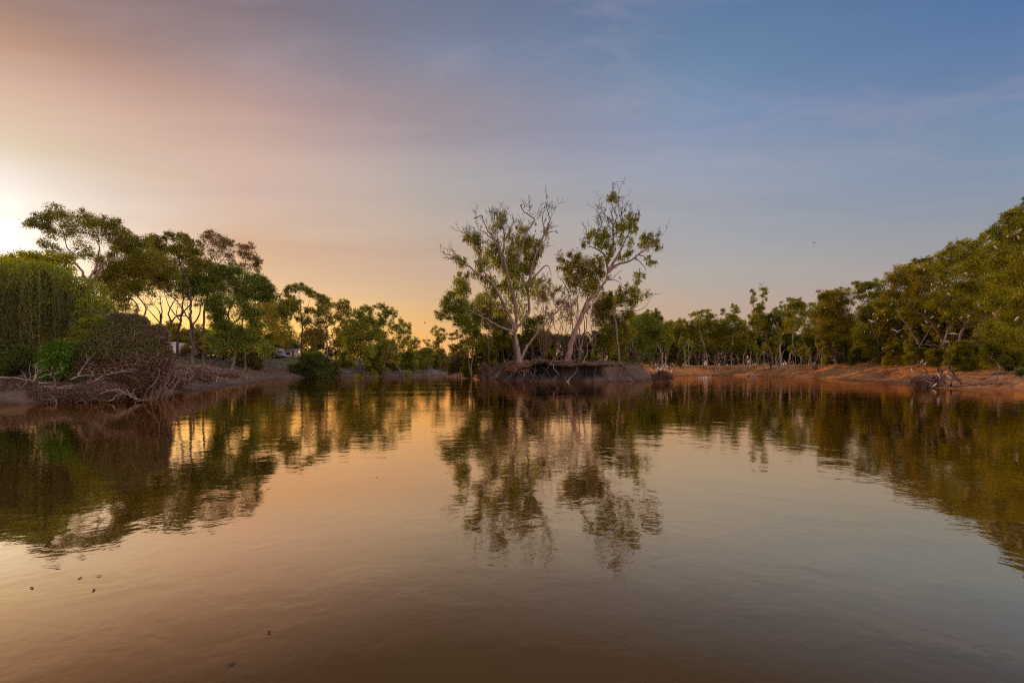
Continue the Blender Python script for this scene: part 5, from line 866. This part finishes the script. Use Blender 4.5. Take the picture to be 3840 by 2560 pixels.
part(v1, 'windscreen', P_DARK, lambda b: box(b, (.55, -1.02, 1.68), (1.2, .03, .34))); part(v1, 'canvas_cover', P_TAN, lambda b: prism(b, [(-1.75, .9), (-.1, .9), (-.2, 1.6), (-.7, 2.25), (-1.3, 2.1), (-1.75, 1.6)], -1.35, -1.02)); part(v1, 'bumper', P_STEEL, lambda b: box(b, (.5, -1.1, .62), (2.0, .15, .2)))
for s in (.0, 1.15): part(v1, 'headlight', P_WHITE, lambda b: cyl_y(b, s, -1.02, 1.05, .13, .05))
wheels(v1, [(-.85, -.95), (.75, -.95), (-.85, 1.1), (.75, 1.1)], .42, .25)
tb_ = vroot('trailer', 'H', 1580, 122, -.2, 'low white trailer drawbar in front of the cream cabin', 'trailer')
part(tb_, 'frame', P_WHITE, lambda b: (tube(b, [(-.9, 0, .75), (.2, -.1, .5), (.75, -.2, .15)], .05, .05, 6), box(b, (-.6, .3, .45), (1.4, 1.0, .12)))); wheels(tb_, [(-.6, -.35)], .28, .16)
sg = vroot('sign', 'E', 808, 93, 0, 'small pale square notice sign on a post on the orange bank', 'sign')
zs = at('E', 808, 905, 93)[2] - sg.location.z
sb = part(sg, 'board', P_PINK if False else P_WHITE, lambda b: box(b, (0, 0, zs), (.46, .03, .70))); part(sg, 'lettering', P_GREY, lambda b: [box(b, (.0 + dx_, -.019, zs + dz_), (w_, .008, .05)) for dx_, dz_, w_ in ((0, .2, .22), (.02, .08, .28), (-.02, -.04, .2), (.05, -.14, .12))], sb)
part(sg, 'post', BARK['dark'], lambda b: tube(b, [(0, .05, -.3), (0, .05, zs + .3)], .045, .045, 6))

# ------------------------------------------------------------------ BIRDS
P_BIRD = paint_mat('white_feathers', (.60, .55, .48), .8, dirt=.08); P_BLACK = paint_mat('dark_feathers', (.03, .028, .03), .8)
def bird_mesh(name, mat, kind, s):
    b = Buf()
    if kind == 'perch': tube(b, np.array([(-.24, 0, -.10), (-.16, 0, -.03), (-.08, 0, .05), (0, 0, .12), (.05, 0, .19), (.08, 0, .24), (.12, 0, .25), (.16, 0, .23)]) * s, np.array([.012, .03, .062, .075, .06, .05, .045, .008]) * s, None, 8); tube(b, np.array([(-.02, .02, .04), (-.01, .02, -.06)]) * s, .012 * s, .012 * s, 4)
    else:
        tube(b, np.array([(-.26, 0, 0), (-.14, 0, .01), (0, 0, .02), (.12, 0, .04), (.2, 0, .05), (.26, 0, .03)]) * s, np.array([.03, .05, .07, .055, .045, .008]) * s, None, 8)
        for sg_ in (-1, 1):
            up_ = .22 if kind == 'fly' else -.05
            p = np.array([(.10, .05 * sg_, .04), (.12, .25 * sg_, .04 + up_ * .7), (.02, .48 * sg_, .04 + up_), (-.06, .44 * sg_, .03 + up_ * .9), (-.08, .22 * sg_, .03 + up_ * .6), (-.08, .05 * sg_, .02)]) * s
            v = np.vstack([p + [0, 0, .012 * s], p - [0, 0, .012 * s]]); b.add(v, [(0, 1, 4, 5), (1, 2, 3, 4), (6, 11, 10, 7), (7, 10, 9, 8), (0, 6, 7, 1), (1, 7, 8, 2), (2, 8, 9, 3), (3, 9, 10, 4), (4, 10, 11, 5)])
    o = b.build(name, mat); return o
_proto = {}
rb = np.random.default_rng(77)
def bird(t, x, y, D, kind='perch', white=True, label=None, group=None, s=None, ground_snap=False, rot=None):
    key = (kind, white); nm = 'white_bird' if white else 'black_bird'
    if key not in _proto: o = bird_mesh(nm, P_BIRD if white else P_BLACK, kind, 1.0); _proto[key] = o
    else: o = _proto[key].copy(); COL.objects.link(o)
    p = at(t, x, y, D); s = s or rb.uniform(.75, 1.0)
    if ground_snap: p[2] = max(gz(p[0], p[1]), 0) + .06
    o.location = p; o.rotation_euler = (rb.uniform(-.2, .2), rb.uniform(-.3, .3), rot if rot is not None else rb.uniform(0, 6.28)); o.scale = (s, s, s); tag(o, label, 'bird', group); return o
def near(x): return float(np.interp(x, [100, 450, 700, 1000, 1250, 1500, 1700], [96, 84, 76, 66, 58, 50, 43]))
for x, y in [(1510,395),(1605,310),(1690,320),(1700,262),(1283,593),(1020,678),(1015,725),(1045,718),(1150,752),(708,832),(755,883),(590,857),(640,882),(600,940),(655,910),(680,955),(740,932),(970,888),(1023,932),(975,970),(948,995),(1250,935),(1305,925),(1075,1000),(1495,910),(640,1170),(715,1190),(500,1045),(545,1050),(790,1080),(1432,370),(1463,312),(195,858),(300,805),(960,565),(525,750),(1680,945),(570,905),(820,700),(1380,845)]:
    bird(6, x, y, near(x) - 2, label='small white bird perched among the leaves of the tall right-hand gums', group='white birds in the tall right-hand gums')
for x, y in [(1075,665),(1103,673),(1135,682),(1252,752),(1292,777)]: bird(6, x, y, 62.5, label='white bird perched along the curved pale broken branch high in the right-hand gums', group='white birds on the curved broken branch')
for x, y in [(255,840),(290,882),(310,825),(1440,960),(1400,965),(1355,870),(1495,730),(1470,715),(1490,760),(1050,885),(725,830),(1425,825),(1365,915),(1610,735)]:
    bird(5, x, y, 135, label='tiny white bird in the trees of the far right bank', group='tiny white birds in the far bank trees', s=1.1)
bird(6, 563, 965, 70, 'fly', label='white bird flying with raised wings, left one before the right-hand gums', group='flying white birds', s=1.3, rot=.3)
bird(6, 755, 1040, 60, 'fly', label='large white bird flying right of and below the left flying bird', group='flying white birds', s=1.4, rot=.5)
bird(6, 1180, 1055, 52, 'glide', label='white bird gliding above the end of the horizontal pale limb', group='flying white birds', s=1.2, rot=.2)
bird(6, 1135, 1122, 54, 'fly', label='white bird flying just above the horizontal pale limb', group='flying white birds', s=.9, rot=2.9)
for (x, y, D), lab in zip([(400,275,42.5),(450,325,42.5),(190,450,44),(695,535,41.5),(890,565,41.3),(640,730,40.5)], ['white bird on the very tip of the short dead post','white bird just below the tip of the short dead post','white bird standing alone on the orange bank left of the snag','pinkish white bird low on the snag left of its arched limb','white bird inside the ring of the arched limb','white bird at the waterline with its reflection below']):
    bird('D', x, y + 25, D, label=lab, group='white birds on the right snag', s=.9)
for x, y, lab in [(480,1080,'left of three white birds standing on the orange bank'),(507,1068,'middle of three white birds standing on the orange bank'),(540,1065,'right of three white birds standing on the orange bank')]: bird(5, x, y + 8, 137, label=lab, group='white birds standing on the orange bank', s=1.3)
for x, y in [(400,1112),(345,1128),(378,1132),(445,1108),(492,1162),(418,1150),(360,1140)]: bird(5, x, y, 61.4, label='white bird perched on the dead tree in the water beside the island', group='white birds on the dead tree in the water', s=1.05)
for k, (x, y) in enumerate([(370,404),(405,400),(480,412),(505,404),(525,402),(505,436),(450,444),(585,380),(598,388)]): bird('F', x, y, 100 if y < 395 else (92 if y < 420 else 84), 'perch', label='white bird resting in the cluster on the water off the orange bank', group='white birds resting on the water', s=1.25).location.z = .03
for k, (x, y) in enumerate([(1395,360),(1425,352),(1440,365),(1480,350),(1285,320)]): bird('F', x, y, 118, 'perch', label='white bird at the foot of the broken branch on the far shore', group='white birds by the far broken branch', s=1.6, ground_snap=True)
for t, x, y, D, lab in [(3,1745,622,75,'black bird flying low against the yellow sky gap'),(4,1605,718,66,'black bird flying right of the drooping tuft'),(6,110,355,70,'lone dark bird flying high in the sky right of the island'),(8,1005,1140,66,'dark bird flying under the long bare side limb')]: bird(t, x, y, D, 'fly', False, lab, 'dark birds in flight', s=.6, rot=.4)
for x, y in [(1235,215),(555,392),(655,372),(1575,232),(1440,475),(1455,492),(1507,357),(1750,602),(1445,587)]: bird(7, x, y, 70.5, 'perch', False, 'dark bird perched on the bare top twigs of the huge forked gum', 'dark birds on the forked gum', s=1.1)
for x, y in [(1135,335),(1060,1290),(1290,1020),(1487,980),(860,345)]: bird(8, x, y, 68.5, 'perch', False, 'dark bird perched in the tall leaning gum', 'dark birds on the leaning gum', s=1.1)

# a few leaves drifting on the near water
lm = paint_mat('drifting_leaf', (.05, .035, .02), .6)
fb_ = Buf(); fb_.add([(-.07, 0, 0), (0, -.022, .006), (.08, 0, .012), (0, .022, .006), (-.07, 0, -.004), (0, -.022, .002), (.08, 0, .008), (0, .022, .002)], [(0, 1, 2, 3), (4, 7, 6, 5), (0, 4, 5, 1), (1, 5, 6, 2), (2, 6, 7, 3), (3, 7, 4, 0)])
first = fb_.build('floating_leaf', lm)
for k, (X, Y) in enumerate([(215, 2130), (300, 2168), (372, 2160), (352, 2212), (80, 1640), (1010, 2372), (870, 2490), (262, 1985), (1412, 1790), (120, 2205), (1750, 1880), (2290, 1985)]):
    o = first if k == 0 else first.copy()
    if k: COL.objects.link(o)
    D = F * HC / (Y - YH); o.location = ((X - CX) / F * D, D, .004); o.rotation_euler = (0, 0, k * 1.7); o.scale = (.34, .34, .34); tag(o, 'single dark leaf floating on the open brown water', 'leaf', 'leaves floating on the open water')
